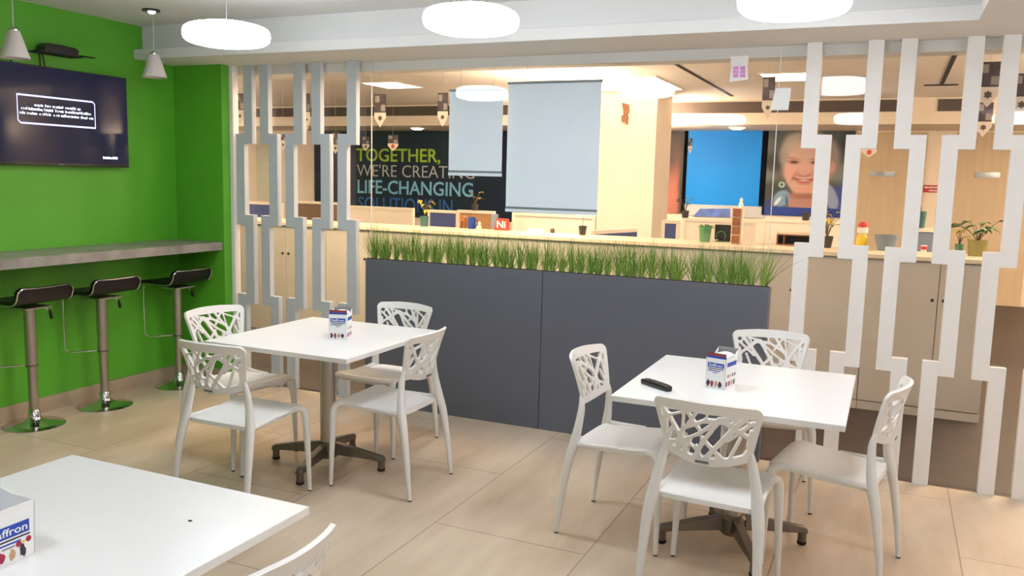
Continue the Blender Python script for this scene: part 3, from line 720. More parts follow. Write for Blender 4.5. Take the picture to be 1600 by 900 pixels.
(ya, za), (yb, zb) = tvp(161, 243), tvp(184, 250); bm = new(); y = ya
while y < yb: box(bm, xx0, xx1, y, y+0.008, zb+0.004, zb+0.004+r.uniform(0.010, 0.018)); y += 0.010
obj('corner_caption', bm, 'screen_text', scr, world=True, smooth=0)
(ya, za) = tvp(92, 257); obj('maker_badge', B(tx+0.0002, tx+0.001, ya, ya+0.04, z0+0.004, z0+0.011), 'badge', t, world=True)
# shelf with a set-top box above the television
t = thing('media_box', 'black set-top box on a wall shelf above the television', 'media box', (XL+0.07, 3.93, 2.29))
bx = -4.90
p, q = at(70, 82, X=bx), at(125, 92, X=bx); zb_ = (p.z+q.z)/2 + 0.012
bm = new(); box(bm, XL+0.0005, bx+0.01, p.y-0.04, q.y+0.015, zb_-0.008, zb_); obj('shelf', bm, 'rubber', t, 0.002, world=True)
bm = new(); box(bm, bx-0.03, bx+0.005, q.y+0.0155, at(149, 88, X=bx).y, zb_+0.004, zb_+0.010); obj('antenna', bm, 'rubber', t, 0.002, world=True)
bm = new(); prism(bm, [(XL+0.02, p.y+0.01, zb_+0.0005), (XL+0.02, q.y, zb_+0.0005), (XL+0.02, q.y+0.004, zb_+0.038), (XL+0.02, q.y-0.02, zb_+0.050), (XL+0.02, (p.y+q.y)/2, zb_+0.056), (XL+0.02, p.y+0.03, zb_+0.054), (XL+0.02, p.y+0.008, zb_+0.034)], (bx-XL-0.03, 0, 0)); obj('receiver', bm, 'black_plastic', t, 0.003, world=True)
cy0, cz0 = p.y, zb_
for pts in (((-4.96, cy0-0.035, cz0-0.004), (-4.96, cy0-0.09, cz0-0.02), (-4.965, cy0-0.15, cz0-0.05), (-4.985, cy0-0.17, cz0-0.09), (-4.99, cy0-0.19, 2.10)), ((-4.99, cy0+0.03, cz0-0.008), (-4.988, cy0+0.03, cz0-0.04), (-4.985, cy0+0.032, 2.12)), ((-4.99, cy0+0.045, cz0-0.008), (-4.988, cy0+0.055, cz0-0.03), (-4.985, cy0+0.075, 2.12))):
    bm = new(); stube(bm, [(*p, 0.004) for p in pts], 5, 8); obj('cable', bm, 'rubber', t, world=True)

# ================================================================== LAMPS OF THE CAFETERIA
def make_oval_lamp(label, loc, m='lamp', group='oval white ceiling lamps', top=None):
    t = thing('oval_lamp', label, 'lamp', loc, 0, group)
    bm = new(); rings = []; seg = 44
    sg = lambda v, e: math.copysign(abs(v)**e, v)
    for i in range(1, 18):
        ph = -PI/2 + PI*i/18; cr = sg(math.cos(ph), 0.50); z = 0.058*sg(math.sin(ph), 0.66)
        ring = []
        for k in range(seg):
            a = 2*PI*k/seg
            ring.append(bm.verts.new((0.212*cr*sg(math.cos(a), 0.85), 0.205*cr*sg(math.sin(a), 0.85), z)))
        rings.append(ring)
    for A, Bv in zip(rings, rings[1:]):
        for k in range(seg): bm.faces.new((A[k], A[(k+1) % seg], Bv[(k+1) % seg], Bv[k]))
    bm.faces.new(rings[0][::-1]); bm.faces.new(rings[-1])
    obj('diffuser', bm, m, t, smooth=80)
    if top is None: top = (2.375 if loc[0] > 0.29 else CEIL) - loc[2]
    bm = new(); tube(bm, [(0, 0, 0.056), (0, 0, top-0.01)], 0.0009, 6); obj('wire', bm, 'alu', t)
    obj('ceiling_plate', B(-0.13, 0.13, -0.03, 0.03, top-0.016, top-0.0005), 'white_paint', t, 0.004)
    return t
for x, y, lab in ((-3.24, 3.53, 'bright oval ceiling lamp at left, nearest the green wall'), (-1.81, 3.53, 'bright oval ceiling lamp in the middle, above the planter'), (-0.41, 3.53, 'bright oval ceiling lamp at right, cut by the top edge'),
                  (1.17, 3.53, 'added unseen oval fill lamp right of the frame, over the aisle side'), (-1.77, 0.39, 'oval ceiling lamp of the second row, left of the viewer'), (-0.434, 0.39, 'oval ceiling lamp of the second row, above the viewer'), (1.03, 0.39, 'oval ceiling lamp of the second row, right of the viewer')):  # first lamp of this line is added off frame to brighten the right side
    make_oval_lamp(lab, (x, y, 2.308))
def make_pendant(label, loc):
    t = thing('pendant_lamp', label, 'lamp', loc, 0, 'white cone pendant lamps over the counter')
    bm = new(); prof = [(0.030, 0.155), (0.034, 0.152), (0.080, 0.004), (0.0805, 0.0), (0.076, 0.0), (0.031, 0.146)]
    lathe(bm, prof, seg=32); obj('shade', bm, 'shade', t, smooth=40)
    bm = new(); lathe(bm, [(0.030, 0.150), (0.031, 0.160), (0.018, 0.166), (0.008, 0.178)], seg=20); obj('cap', bm, 'chrome', t)
    bm = new(); tube(bm, [(0, 0, 0.17), (0, 0, CEIL-loc[2])], 0.0032, 8); obj('cord', bm, 'cord', t)
    return t
make_pendant('white cone pendant lamp above the left end of the television', (-4.667, 3.372, 2.215))
make_pendant('white cone pendant lamp near the green corner, below the beam', (-4.667, 4.385, 2.225))
t = thing('spotlight', 'small recessed spotlight in the cafeteria ceiling near the green wall', 'spotlight', (-4.42, 4.14, CEIL-0.012))
bm = new(); prism(bm, [(0.055*math.cos(a), 0.055*math.sin(a), 0) for a in np.linspace(0, 2*PI, 21)[:-1]], (0, 0, 0.0115)); obj('ring', bm, 'black_plastic', t, 0.002)
bm = new(); lathe(bm, [(0.012, -0.016), (0.022, -0.010), (0.026, -0.0005)], (0.006, 0, 0), 16); obj('bulb', bm, mat('spot_bulb', (230, 232, 240), 0.2, emit=((1, 1, 1), 1.2), var=0.02), t)

# ================================================================== THINGS ON THE GLASS
def hang_screen(label, x0, x1, z0, z1):
    t = thing('roller_blind', label, 'blind', ((x0+x1)/2, 5.044, z0), 0, 'white blinds hanging behind the glass')
    obj('fabric', B(x0+0.004, x1-0.004, 5.0425, 5.0445, z0+0.03, z1-0.012), 'blind', t, world=True, smooth=0)
    bm = new(); tube(bm, [(x0, 5.046, z1-0.012), (x1, 5.046, z1-0.012)], 0.009, 12); obj('top_rail', bm, 'alu', t, world=True)
    obj('bottom_rail', B(x0+0.004, x1-0.004, 5.0395, 5.0475, z0+0.02, z0+0.034), 'alu', t, 0.001, world=True)
    obj('hem', B(x0+0.002, x1-0.002, 5.041, 5.046, z0, z0+0.0195), 'blind', t, world=True)
    for f in (0.2, 0.8):
        x = x0 + (x1-x0)*f; bm = new(); tube(bm, [(x, 5.046, z1-0.005), (x, 5.058, z1+0.03), (x, 5.0595, 2.33)], 0.0015, 6); obj('cord', bm, 'cord', t, world=True)
ga = [at(*p, Y=5.044) for p in ((793, 128), (940, 122), (935, 338), (790, 329), (699, 140), (787, 135), (785, 277), (703, 273))]
hang_screen('larger white blind hanging behind the glass, left of the column', (ga[0].x+ga[3].x)/2, (ga[1].x+ga[2].x)/2, (ga[2].z+ga[3].z)/2, (ga[0].z+ga[1].z)/2)
hang_screen('smaller white blind behind the glass, over the mural lettering', (ga[4].x+ga[7].x)/2, (ga[5].x+ga[6].x)/2, (ga[6].z+ga[7].z)/2, (ga[4].z+ga[5].z)/2)
def g(px, py): return at(px, py, Y=5.0285)
t = thing('glass_notice', 'white notice with pink print stuck high on the glass', 'notice', g(1156, 127))
p, q = g(1142, 88), g(1169, 100); obj('tab', B(p.x, q.x, 5.0275, 5.0290, q.z, p.z), 'paper', t, world=True)
P4 = [g(1143, 99), g(1168, 99), g(1169, 124), g(1140, 128)]; bm = new(); prism(bm, [(v.x, 5.026, v.z) for v in P4], (0, 0.0012, 0)); sheet = obj('sheet', bm, 'paper', t, world=True, smooth=0)
for r_ in range(3):
    for c_ in range(2):
        p, q = g(1146+10.5*c_, 104+6*r_), g(1154+10.5*c_, 109+6*r_); obj('printed_block', B(p.x, q.x, 5.0250, 5.0255, q.z, p.z), 'pink', sheet, world=True)
p, q = g(1209, 138), g(1234, 172); bm = new(); prism(bm, [(p.x+0.01, 5.0272, p.z), (q.x, 5.0272, p.z), (q.x-0.008, 5.0272, q.z), (p.x-0.012, 5.0272, q.z)], (0, 0.0014, 0))
tag(obj('blank_notice', bm, 'paper', smooth=0), 'blank white paper stuck on the glass beside the pane joint', 'notice')

# ================================================================== OFFICE: CABINET ROW
CF, CB, CT = 6.53, 7.03, None
CT = at(1482, 403.5, Y=CF-0.02).z
edges = [(-0.14, 0.65, [0.33], 'rightmost taupe storage cabinet behind the slats, ending at the aisle')]
x = -0.14; k = 0
names_ = ['taupe storage cabinet second from the right end, behind the right chairs', 'taupe storage cabinet third from the right end, behind the grey planter', 'taupe storage cabinet behind the middle of the grey planter', 'taupe storage cabinet behind the left half of the grey planter',
          'taupe storage cabinet behind the left end of the grey planter', 'taupe storage cabinet seen between the left zigzag slats', 'leftmost taupe storage cabinet, behind the slats beside the green wall']
while k < 7:
    edges.append((x-0.94, x, [x-0.47], names_[k])); x -= 0.94; k += 1
for x0, x1, mids, lab in edges:
    t = thing('storage_cabinet', lab, 'cabinet', ((x0+x1)/2, (CF+CB)/2, 0), 0, 'taupe storage cabinets along the partition')
    obj('body', B(x0+0.001, x1-0.001, CF+0.0205, CB, 0.06, CT-0.031), 'cabinet', t, world=True)
    obj('plinth', B(x0+0.001, x1-0.001, CF+0.004, CB-0.02, 0.0, 0.0595), 'cabinet', t, world=True)
    xs_ = [x0] + mids + [x1]
    for i, (a, b_) in enumerate(zip(xs_, xs_[1:])):
        d = obj('door', B(a+0.003, b_-0.003, CF, CF+0.02, 0.068, CT-0.04), 'cabinet', t, 0.0015, world=True)
        lx = b_-0.035 if i == 0 else a+0.035
        bm = new(); lathe(bm, [(0.011, 0), (0.011, 0.006)], seg=14)
        bmesh.ops.transform(bm, matrix=Matrix.Translation((lx, CF-0.0005, CT-0.30)) @ Matrix.Rotation(PI/2, 4, 'X'), verts=bm.verts[:]); obj('lock', bm, 'rubber', d, world=True)
x_l = edges[-1][0]
tag(obj('cabinet_worktop', B(x_l, 0.655, CF-0.02, CB+0.02, CT-0.03, CT), 'maple', bevel=0.002), 'long pale wooden top running over the storage cabinets', 'worktop')

# ------------------------------------------------------------------ plants and things on the cabinet top
def on_top(px, py): p = at(px, py, Z=CT); p.y = min(max(p.y, CF+0.05), CB-0.05); p.x = at(px, py, Y=p.y).x; p.z = CT+0.0005; return p
def size(px_len, p): return px_len*((p-CAMPOS).dot(-AX_B))/FPX
def pot_bm(r0, r1, h):
    bm = new(); lathe(bm, [(r0, 0), (r0*1.02, h*0.05), (r1, h*0.97), (r1, h), (r1*0.88, h), (r1*0.85, h*0.86), (0.002, h*0.85)], seg=24); return bm
def plant(name, label, p, potm, r0, r1, h, leafm, leaves, height, width, seed, group='potted plants on the cabinet top', cat='plant', leafw=0.03, drop=0.3):
    t = thing(name, label, cat, p, 0, group); r = random.Random(seed)
    obj('pot', pot_bm(r0, r1, h), potm, t, smooth=40)
    bm = new(); lf = new()
    for k in range(leaves):
        az = r.uniform(0, 2*PI); hh = h + (height-h)*r.uniform(0.35, 0.95); rr_ = width*r.uniform(0.15, 0.6)
        a = Vector((0, 0, h*0.86)); b_ = Vector((rr_*math.cos(az), rr_*math.sin(az), hh))
        stube(bm, [(*a, 0.003), (*(a*0.5 + b_*0.5 + Vector((0, 0, 0.02))), 0.0025), (*b_, 0.0015)], 3, 6)
        for q in range(2):
            az2 = az + r.uniform(-0.9, 0.9); L = width*r.uniform(0.3, 0.5)
            leafshape(lf, b_, b_ + Vector((L*math.cos(az2), L*math.sin(az2), L*r.uniform(0.0, 0.6))), leafw, drop)
    obj('stems', bm, 'stem', t); o = obj('foliage', lf, leafm, t, smooth=0); o['kind'] = 'stuff'
    return t
p = on_top(663, 353); plant('potted_plant', 'teal pot with a yellow leafed plant on the left of the cabinet top', p, 'teal', 0.036, 0.042, size(16, p), 'yellow_leaf', 6, size(42, p), 0.12, 1, leafw=0.03, drop=0.8)
p = on_top(910, 367); plant('potted_plant', 'small charcoal pot with a thin bare stem before the column', p, 'dark_pot', 0.026, 0.036, size(14, p), 'stem', 1, size(30, p), 0.03, 2, leafw=0.005)
p = on_top(1101, 378); t = thing('glass_jar', 'green glass jar holding a leafy sprig, left of the black monitor', 'jar', p, 0, 'potted plants on the cabinet top')
obj('jar', pot_bm(0.040, 0.050, size(24, p)), 'jar', t, smooth=40); lf = new(); r = random.Random(8)
for k in range(14):
    az = r.uniform(0, 2*PI); b_ = Vector((0.02*math.cos(az), 0.02*math.sin(az), size(24, p)*0.85)); leafshape(lf, b_, b_ + Vector((0.06*math.cos(az), 0.06*math.sin(az), r.uniform(0.02, 0.07))), 0.03, 0.4)
o = obj('foliage', lf, 'leaf', t, smooth=0); o['kind'] = 'stuff'
p = on_top(1291, 387); plant('potted_plant', 'charcoal pot with a yellow flowering plant between the first two right slats', p, 'dark_pot', 0.034, 0.048, size(18, p), 'yellow_leaf', 16, size(58, p), 0.15, 4, leafw=0.026, drop=0.5)
p = on_top(1498, 393); plant('potted_plant', 'small glass vase with pale leaves beside the olive pot', p, 'jar', 0.028, 0.03, size(16, p), 'yellow_leaf', 6, size(38, p), 0.10, 5, leafw=0.028, drop=0.6)
p = on_top(1526, 400); plant('potted_plant', 'large olive green pot with a leafy plant at the right end of the cabinet top', p, 'olive_pot', 0.058, 0.068, size(25, p), 'leaf', 11, size(56, p), 0.22, 11, leafw=0.045, drop=0.5)
# red card with white letters
p = on_top(783, 357); t = thing('red_card_sign', 'red card sign with white letters on the cabinet top', 'sign', p)
wd, hh = size(25, p), size(18, p); bm = new(); prism(bm, [(-wd/2, 0, 0), (wd/2, 0, 0), (wd*0.40, 0.012, hh), (-wd*0.40, 0.012, hh)], (0, 0.03, 0)); card = obj('card', bm, 'red', t, smooth=0)
bm = text_bm('Ni', wd*0.60, hh*0.62, 0.002, 0.02); bmesh.ops.transform(bm, matrix=Matrix.Translation((-wd*0.3, 0.0, hh*0.2)), verts=bm.verts[:]); obj('lettering', bm, 'paper', card, smooth=0)
p = on_top(767, 353); obj_ = obj('paper_file', B(-0.03, 0.03, 0.0, 0.04, 0, size(24, p)), 'divider_grey', bevel=0.002); obj_.location = p + Vector((0, 0.06, 0)); tag(obj_, 'grey upright file behind the red card sign', 'file')
p = on_top(838, 366); o = obj('card_box', B(-size(14, p), size(14, p), -0.03, 0.03, 0, size(8, p)), 'paper', bevel=0.002); o.location = p; tag(o, 'low white box on the cabinet top right of the red card', 'box')
p = on_top(863, 362); bm = new(); lathe(bm, [(0.018, 0), (0.022, 0.02), (0.016, 0.036), (0.004, 0.040)], seg=16); o = obj('figurine', bm, 'stem'); o.location = p; tag(o, 'tiny dark figurine on the cabinet top under the large blind', 'figurine')
# three ornaments before the cork board
for px_, m_, lab, hpx in ((722, 'wood_dark', 'small arched wooden ornament on the cabinet top, left of the blue mug', 20), (737, 'royal', 'dark blue mug on the cabinet top between two ornaments', 18), (749, 'maple', 'small pale wooden ornament right of the blue mug', 12)):
    p = on_top(px_, 353); h_ = size(hpx, p); bm = new()
    if m_ == 'wood_dark': prism(bm, [(-0.025, 0, 0), (-0.025, 0, h_*0.65)] + [(0.03*math.cos(a), 0, h_*0.65+h_*0.35*math.sin(a)) for a in np.linspace(PI, 0, 9)] + [(0.025, 0, h_*0.65), (0.025, 0, 0), (0.012, 0, 0), (0.012, 0, h_*0.55), (-0.012, 0, h_*0.55), (-0.012, 0, 0)], (0, 0.04, 0))
    elif m_ == 'royal':
        lathe(bm, [(0.030, 0), (0.034, 0.01), (0.034, h_), (0.029, h_), (0.028, 0.01)], seg=20); stube(bm, [(0.032, 0, h_*0.8, 0.005), (0.058, 0, h_*0.7, 0.005), (0.058, 0, h_*0.35, 0.005), (0.032, 0, h_*0.2, 0.005)], 4, 8)
    else: lathe(bm, [(0.024, 0), (0.026, h_*0.3), (0.012, h_*0.6), (0.016, h_*0.8), (0.004, h_)], seg=16)
    o = obj('mug' if m_ == 'royal' else 'ornament', bm, m_); o.location = p; tag(o, lab, 'mug' if m_ == 'royal' else 'ornament')
# brown wooden tower, monitor, white figurine
p = on_top(1149, 382); t = thing('wooden_tower', 'tall brown stack of wooden drawers on the cabinet top', 'drawer tower', p)
h_ = size(57, p); wd = size(16, p)
obj('frame', B(-wd/2, wd/2, 0, 0.09, 0, h_), 'maple', t, 0.002)
for k in range(4): obj('drawer', B(-wd/2*0.82, wd/2*0.7, -0.012, -0.0003, h_*(0.03+0.245*k), h_*(0.03+0.245*k+0.215)), 'wood_dark', t, 0.003)
bm = new(); lathe(bm, [(0.016, 0), (0.02, 0.02), (0.010, 0.05), (0.014, 0.062), (0.004, 0.078)], seg=14); o = obj('figurine', bm, 'paper'); o.location = p + Vector((0.018, 0.05, h_)); tag(o, 'small white figurine standing on the wooden drawer tower', 'figurine')
p = on_top(1128, 376); t = thing('monitor', 'black monitor on the cabinet top between jar and wooden tower', 'monitor', p + Vector((0.01, 0.06, 0)))
obj('panel', B(-size(16, p), size(24, p), 0, 0.02, 0.012, size(26, p)), 'black_plastic', t, 0.003); obj('stand', B(-0.05, 0.05, -0.02, 0.06, 0, 0.0115), 'black_plastic', t)
p = on_top(1126, 377); bm = new(); stube(bm, [(-0.03, 0, 0.004, 0.004), (-0.035, 0, 0.06, 0.004), (0, 0, 0.085, 0.004), (0.035, 0, 0.06, 0.004), (0.03, 0, 0.004, 0.004)], 5, 8); box(bm, -0.045, 0.045, -0.012, 0.012, 0, 0.006); o = obj('wire_trinket', bm, 'leaf'); o.location = p; tag(o, 'small green wire trinket before the black monitor', 'trinket')
p = on_top(1241, 380); t = thing('letter_tray', 'low brown wooden letter tray behind the first right slat', 'tray', p)
wl_, h_ = size(27, p), size(21, p)
bm = new(); box(bm, -wl_, wl_, 0, 0.16, 0, 0.008); box(bm, -wl_, wl_, 0, 0.16, h_*0.72, h_*0.8); box(bm, -wl_, -wl_+0.01, 0, 0.16, 0.008, h_*0.72); box(bm, wl_-0.01, wl_, 0, 0.16, 0.008, h_*0.72); box(bm, -wl_*0.62, -wl_*0.56, 0, 0.16, 0.008, h_*0.72); obj('carcass', bm, 'wood_dark', t)
obj('back', B(-wl_+0.01, wl_-0.01, 0.155, 0.16, 0.008, h_*0.72), 'black_line', t); obj('lid', B(-wl_*1.02, wl_*1.02, -0.006, 0.165, h_*0.80, h_), 'maple', t, 0.004)
# red and yellow toy behind the second right slat
p = on_top(1346, 386); t = thing('toy_figure', 'red capped yellow and white toy figure beside the second right slat', 'toy', p)
h_ = size(42, p)
bm = new(); lathe(bm, [(0.028, 0), (0.040, h_*0.1), (0.038, h_*0.4), (0.026, h_*0.55)], seg=20); obj('body', bm, 'yellow', t)
bm = new(); lathe(bm, [(0.020, h_*0.54), (0.038, h_*0.62), (0.038, h_*0.78), (0.026, h_*0.86)], seg=20); obj('head', bm, 'paper', t)
bm = new(); lathe(bm, [(0.038, h_*0.82), (0.036, h_*0.9), (0.02, h_*1.0), (0.006, h_*1.02)], seg=20); obj('cap', bm, 'red', t)
p = on_top(1384, 388); o = obj('storage_bin', pot_bm(size(15, p)*0.8, size(18, p), size(24, p)), 'divider_grey', smooth=40); o.location = p; tag(o, 'grey storage bin between the second and third right slats', 'bin')
p = on_top(1443, 393); t = thing('cup', 'white and red paper cup between the third and fourth right slats', 'cup', p)
h_ = size(11, p); bm = new(); lathe(bm, [(0.018, 0), (0.022, h_), (0.019, h_), (0.016, 0.004)], seg=18); c = obj('cup_body', bm, 'paper', t); bm = new(); lathe(bm, [(0.0205, h_*0.4), (0.0222, h_*0.85)], seg=18); obj('red_sleeve', bm, 'red', t)

# ------------------------------------------------------------------ desk dividers further back
def divider(label, pxs, Y, fill, frame='cream', depth=0.05, side=None):
    """upright office screen: top corners from (px,py) pairs on the plane y=Y, standing on the floor"""
    a, b_ = at(*pxs[0], Y=Y), at(*pxs[1], Y=Y); zt = (a.z+b_.z)/2
    t = thing('desk_divider', label, 'desk divider', ((a.x+b_.x)/2, Y, 0), 0, 'low office desk dividers')
    fr = 0.035
    bm = new(); box(bm, a.x, b_.x, Y, Y+depth, zt-fr, zt); box(bm, a.x, a.x+fr, Y, Y+depth, 0, zt-fr); box(bm, b_.x-fr, b_.x, Y, Y+depth, 0, zt-fr); box(bm, a.x+fr, b_.x-fr, Y, Y+depth, 0, 0.06)
    obj('frame', bm, frame, t, world=True)
    obj('panel', B(a.x+fr, b_.x-fr, Y+0.008, Y+depth-0.008, 0.06, zt-fr), fill, t, world=True)
    return t, a, b_, zt
divider('cream desk divider left of the teal pot, before the navy mural', ((536, 322), (645, 324)), 9.0, 'cream')
divider('blue desk divider right of the teal pot', ((668, 328), (716, 329)), 9.6, 'divider_blue')
divider('cork covered desk divider behind the blue mug', ((714, 328), (772, 330)), 9.4, 'cork')
divider('brown desk divider behind the third and fourth left slats', ((462, 314), (530, 316)), 9.8, 'divider_brown')
divider('dark blue grey desk divider behind the first left slats', ((386, 315), (440, 317)), 9.8, 'divider_blue')
divider('low cream desk divider beside the column, right of the large blind', ((800, 333), (930, 336)), 9.3, 'cream')
divider('blue desk divider below the bright blue mural', ((1034, 344), (1062, 344)), 8.6, 'divider_blue')
_, _, _, ZT_TOWER = divider('cream desk divider behind the wooden drawer tower', ((1066, 340), (1182, 345)), 9.6, 'cream')
_, a, b_, zt = divider('blue grey desk divider between the third and fourth right slats', ((1428, 356), (1486, 358)), 8.6, 'divider_grey')
tp = at(1438, 354, Y=8.62); plant('potted_plant', 'teal pot with a bare stalk on the blue grey divider', Vector((tp.x, 8.625, zt+0.0005)), 'teal', 0.034, 0.044, 0.15, 'stem', 2, 0.25, 0.06, 7, leafw=0.01)
_, _, _, ZT_SLAT = divider('cream desk divider behind the first right slat', ((1192, 343), (1330, 346)), 10.4, 'cream')
def shelf_plant(label, px, Y, zt_, potm, leafm, n, hgt, wdt, seed, leafw=0.03):
    pp = at(px, 330, Y=Y+0.025); plant('potted_plant', label, Vector((pp.x, Y+0.025, zt_+0.0005)), potm, 0.034, 0.042, 0.08, leafm, n, hgt, wdt, seed, 'potted plants on the desk dividers', leafw=leafw)
shelf_plant('charcoal pot with a yellow plant on the cork divider, before the mural lettering', 742, 9.4, at(743, 329, Y=9.4).z, 'dark_pot', 'yellow_leaf', 6, 0.26, 0.14, 21)
shelf_plant('small pot with a green plant on the cream divider beside the reddish portrait', 1071, 9.6, ZT_TOWER, 'dark_pot', 'leaf', 7, 0.24, 0.13, 22)
pp = at(1259, 340, Y=10.425); o = obj('pen_pot', pot_bm(0.038, 0.042, 0.09), 'dark_pot', smooth=40); o.location = (pp.x, 10.425, ZT_SLAT+0.0005); tag(o, 'small black pot on the cream divider below the portrait of the woman', 'pot')
# the slanted screen: runs away from us
a, b_ = at(928, 364, Y=8.2), at(996, 353, Y=9.0)
t = thing('desk_divider', 'slanting blue desk divider with pale top between column and charcoal pot', 'desk divider', ((a.x+b_.x)/2, 8.6, 0), 0, 'low office desk dividers')
dv = Vector((b_.x-a.x, 0.8, 0)); nn = Vector((-dv.y, dv.x, 0)).normalized()*0.04; z_ = (a.z+b_.z)/2
for nm, za_, zb_, m_, k_ in (('panel', 0.0, z_-0.04, 'divider_blue', 0.8), ('frame', z_-0.04, z_, 'cream', 1.0)):
    bm = new(); A0, B0 = Vector((a.x, 8.2, 0)), Vector((b_.x, 9.0, 0))
    prism(bm, [A0+Vector((0, 0, za_)), B0+Vector((0, 0, za_)), B0+Vector((0, 0, zb_)), A0+Vector((0, 0, zb_))], nn*k_); obj(nm, bm, m_, t, world=True)

# ------------------------------------------------------------------ murals on the far wall
YM = BACK-0.02
def wp(px, py, Y=YM): return at(px, py, Y=Y)
zt = wp(900, 206).z; ztop = 2.425
t = thing('wall_mural', 'navy wall mural with large coloured lettering behind the left half of the glass', 'mural', (wp(650, 320).x, BACK, 0.9))
xa, xb = wp(491, 250).x, wp(960, 250).x
board = obj('board', B(xa, xb, YM, BACK-0.0005, 0.85, ztop-0.001), 'navy', t, world=True)
for s_, x0, x1, yb_, yt, m_, bold in (("TOGETHER,", 557, 688, 252, 232, 'lime', 0.012), ("WE'RE CREATING", 558, 741, 277, 258, 'pale_letter', -0.012), ("LIFE-CHANGING", 559, 739, 304.5, 283, 'sky_letter', 0.012), ("SOLUTIONS IN", 560, 707, 331, 309.5, 'deep_letter', 0.006)):
    p, q, r_ = wp(x0, yb_), wp(x1, yb_+0.5), wp((x0+x1)/2, yt)
    hgt = r_.z - (p.z+q.z)/2
    if s_.endswith(','): hgt *= 1.2
    bm = text_bm(s_, q.x-p.x, hgt, 0.006, bold); bmesh.ops.transform(bm, matrix=Matrix.Translation((p.x, YM-0.0002, (p.z+q.z)/2 - (hgt*0.17 if s_.endswith(',') else 0))), verts=bm.verts[:])
    obj('lettering', bm, m_, board, world=True, smooth=0)
t = thing('wall_mural', 'bright blue wall mural between two portrait photographs', 'mural', (wp(1130, 320).x, BACK, 0.9))
p, q = wp(1070, 206), wp(1194, 323); pl_ = obj('blue_board', B(p.x, q.x, YM, BACK-0.0005, q.z, ztop-0.001), 'blue_panel', t, world=True)
p3, q3 = wp(1070, 323.5), wp(1193, 341); obj('pale_band', B(p.x, q.x, YM, BACK-0.0005, min(p3.z, q3.z), q.z-0.001), mat('pale_grey_print', (196, 204, 216), 0.5, var=0.03, vscale=4), t, world=True)
m4 = [wp(1094, 326), wp(1141, 326), wp(1141, 339.5), wp(1083, 338)]; bm = new(); prism(bm, [(v.x, YM-0.004, v.z) for v in m4], (0, 0.0038, 0)); obj('map_print', bm, mat('blue_map_print', (84, 116, 200), 0.5, var=0.45, vscale=7), t, world=True, smooth=0)
t = thing('wall_portrait', 'portrait mural of a smiling older woman with short grey hair, blue collar', 'mural', (wp(1260, 320).x, BACK, 0.9))
p, q = wp(1192, 206), wp(1328, 327)
def NB(x, y, rx, ry, a, soft, rgb): return ((x-60)/680, 1-(y-115)/620, rx/680, ry/620, a, soft, rgb)
blobs = [NB(120, 500, 70, 80, 0, .7, (104, 112, 108)), NB(110, 240, 60, 70, 0, .7, (84, 92, 94)), NB(150, 370, 60, 70, 0, .6, (38, 46, 44)), NB(650, 450, 80, 70, 0, .7, (116, 126, 128)), NB(700, 200, 60, 90, 0, .5, (32, 42, 58)),
         NB(150, 620, 100, 90, 0, .5, (40, 52, 56)), NB(130, 735, 130, 60, -.3, .25, (30, 46, 104)), NB(680, 690, 130, 160, .35, .2, (42, 66, 152)),
         NB(405, 310, 205, 196, 0, .12, (150, 144, 144)), NB(300, 230, 70, 80, 0, .6, (168, 160, 156)), NB(560, 350, 80, 160, 0, .3, (138, 128, 128)),
         NB(395, 690, 130, 90, 0, .2, (172, 130, 122)), NB(235, 665, 60, 70, .5, .2, (112, 152, 190)), NB(205, 690, 14, 40, .5, .4, (210, 225, 235)), NB(275, 690, 10, 50, -.2, .4, (60, 90, 140)), NB(590, 640, 50, 110, -.35, .2, (136, 158, 198)),
         NB(405, 425, 160, 212, 0, .10, (200, 168, 160)), NB(400, 270, 110, 50, 0, .8, (192, 164, 156)), NB(590, 405, 24, 46, 0, .4, (188, 146, 138)),
         NB(300, 450, 62, 60, 0, .8, (212, 164, 154)), NB(500, 450, 62, 60, 0, .8, (212, 164, 154)),
         NB(300, 338, 62, 11, .15, .6, (172, 136, 126)), NB(470, 340, 58, 11, -.15, .6, (172, 136, 126)), NB(308, 366, 50, 17, .08, .5, (164, 116, 102)), NB(310, 366, 26, 9, 0, .4, (66, 46, 44)), NB(468, 370, 46, 17, -.08, .5, (164, 116, 102)), NB(466, 370, 25, 9, 0, .4, (66, 46, 44)),
         NB(388, 425, 40, 60, 0, .7, (208, 168, 158)), NB(388, 470, 52, 15, 0, .6, (150, 92, 80)), NB(388, 450, 36, 26, 0, .6, (206, 160, 150)),
         NB(316, 486, 12, 50, .4, .9, (180, 134, 124)), NB(470, 488, 12, 50, -.4, .9, (180, 134, 124)),
         NB(350, 512, 50, 13, .32, .4, (160, 86, 86)), NB(436, 512, 50, 13, -.32, .4, (160, 86, 86)), NB(393, 524, 50, 13, 0, .5, (160, 86, 86)), NB(393, 518, 42, 5, 0, .8, (212, 188, 180)), NB(394, 542, 50, 9, 0, .6, (196, 124, 118)), NB(394, 590, 70, 26, 0, .7, (210, 156, 138)),
         NB(400, 640, 110, 22, 0, .7, (150, 98, 86)), NB(230, 552, 24, 24, 0, .3, (170, 196, 192)), NB(230, 552, 12, 12, 0, .4, (60, 80, 80))]
obj('photo_print', B(p.x, q.x, YM, BACK-0.0005, q.z, ztop-0.001), blob_mat('portrait_print', (58, 68, 74), blobs, 0.5, 0.02), t, world=True)
p2, q2 = wp(1190, 327.5), wp(1328, 341); obj('blue_band', B(p2.x, q2.x, YM, BACK-0.0005, min(p2.z, q2.z), q.z-0.001), 'royal', t, world=True)
t = thing('wall_portrait', 'dark portrait photograph with a reddish blurred face beside the column', 'mural', (wp(1050, 320).x, BACK, 0.9))
p, q = wp(1000, 206), wp(1069.5, 334)
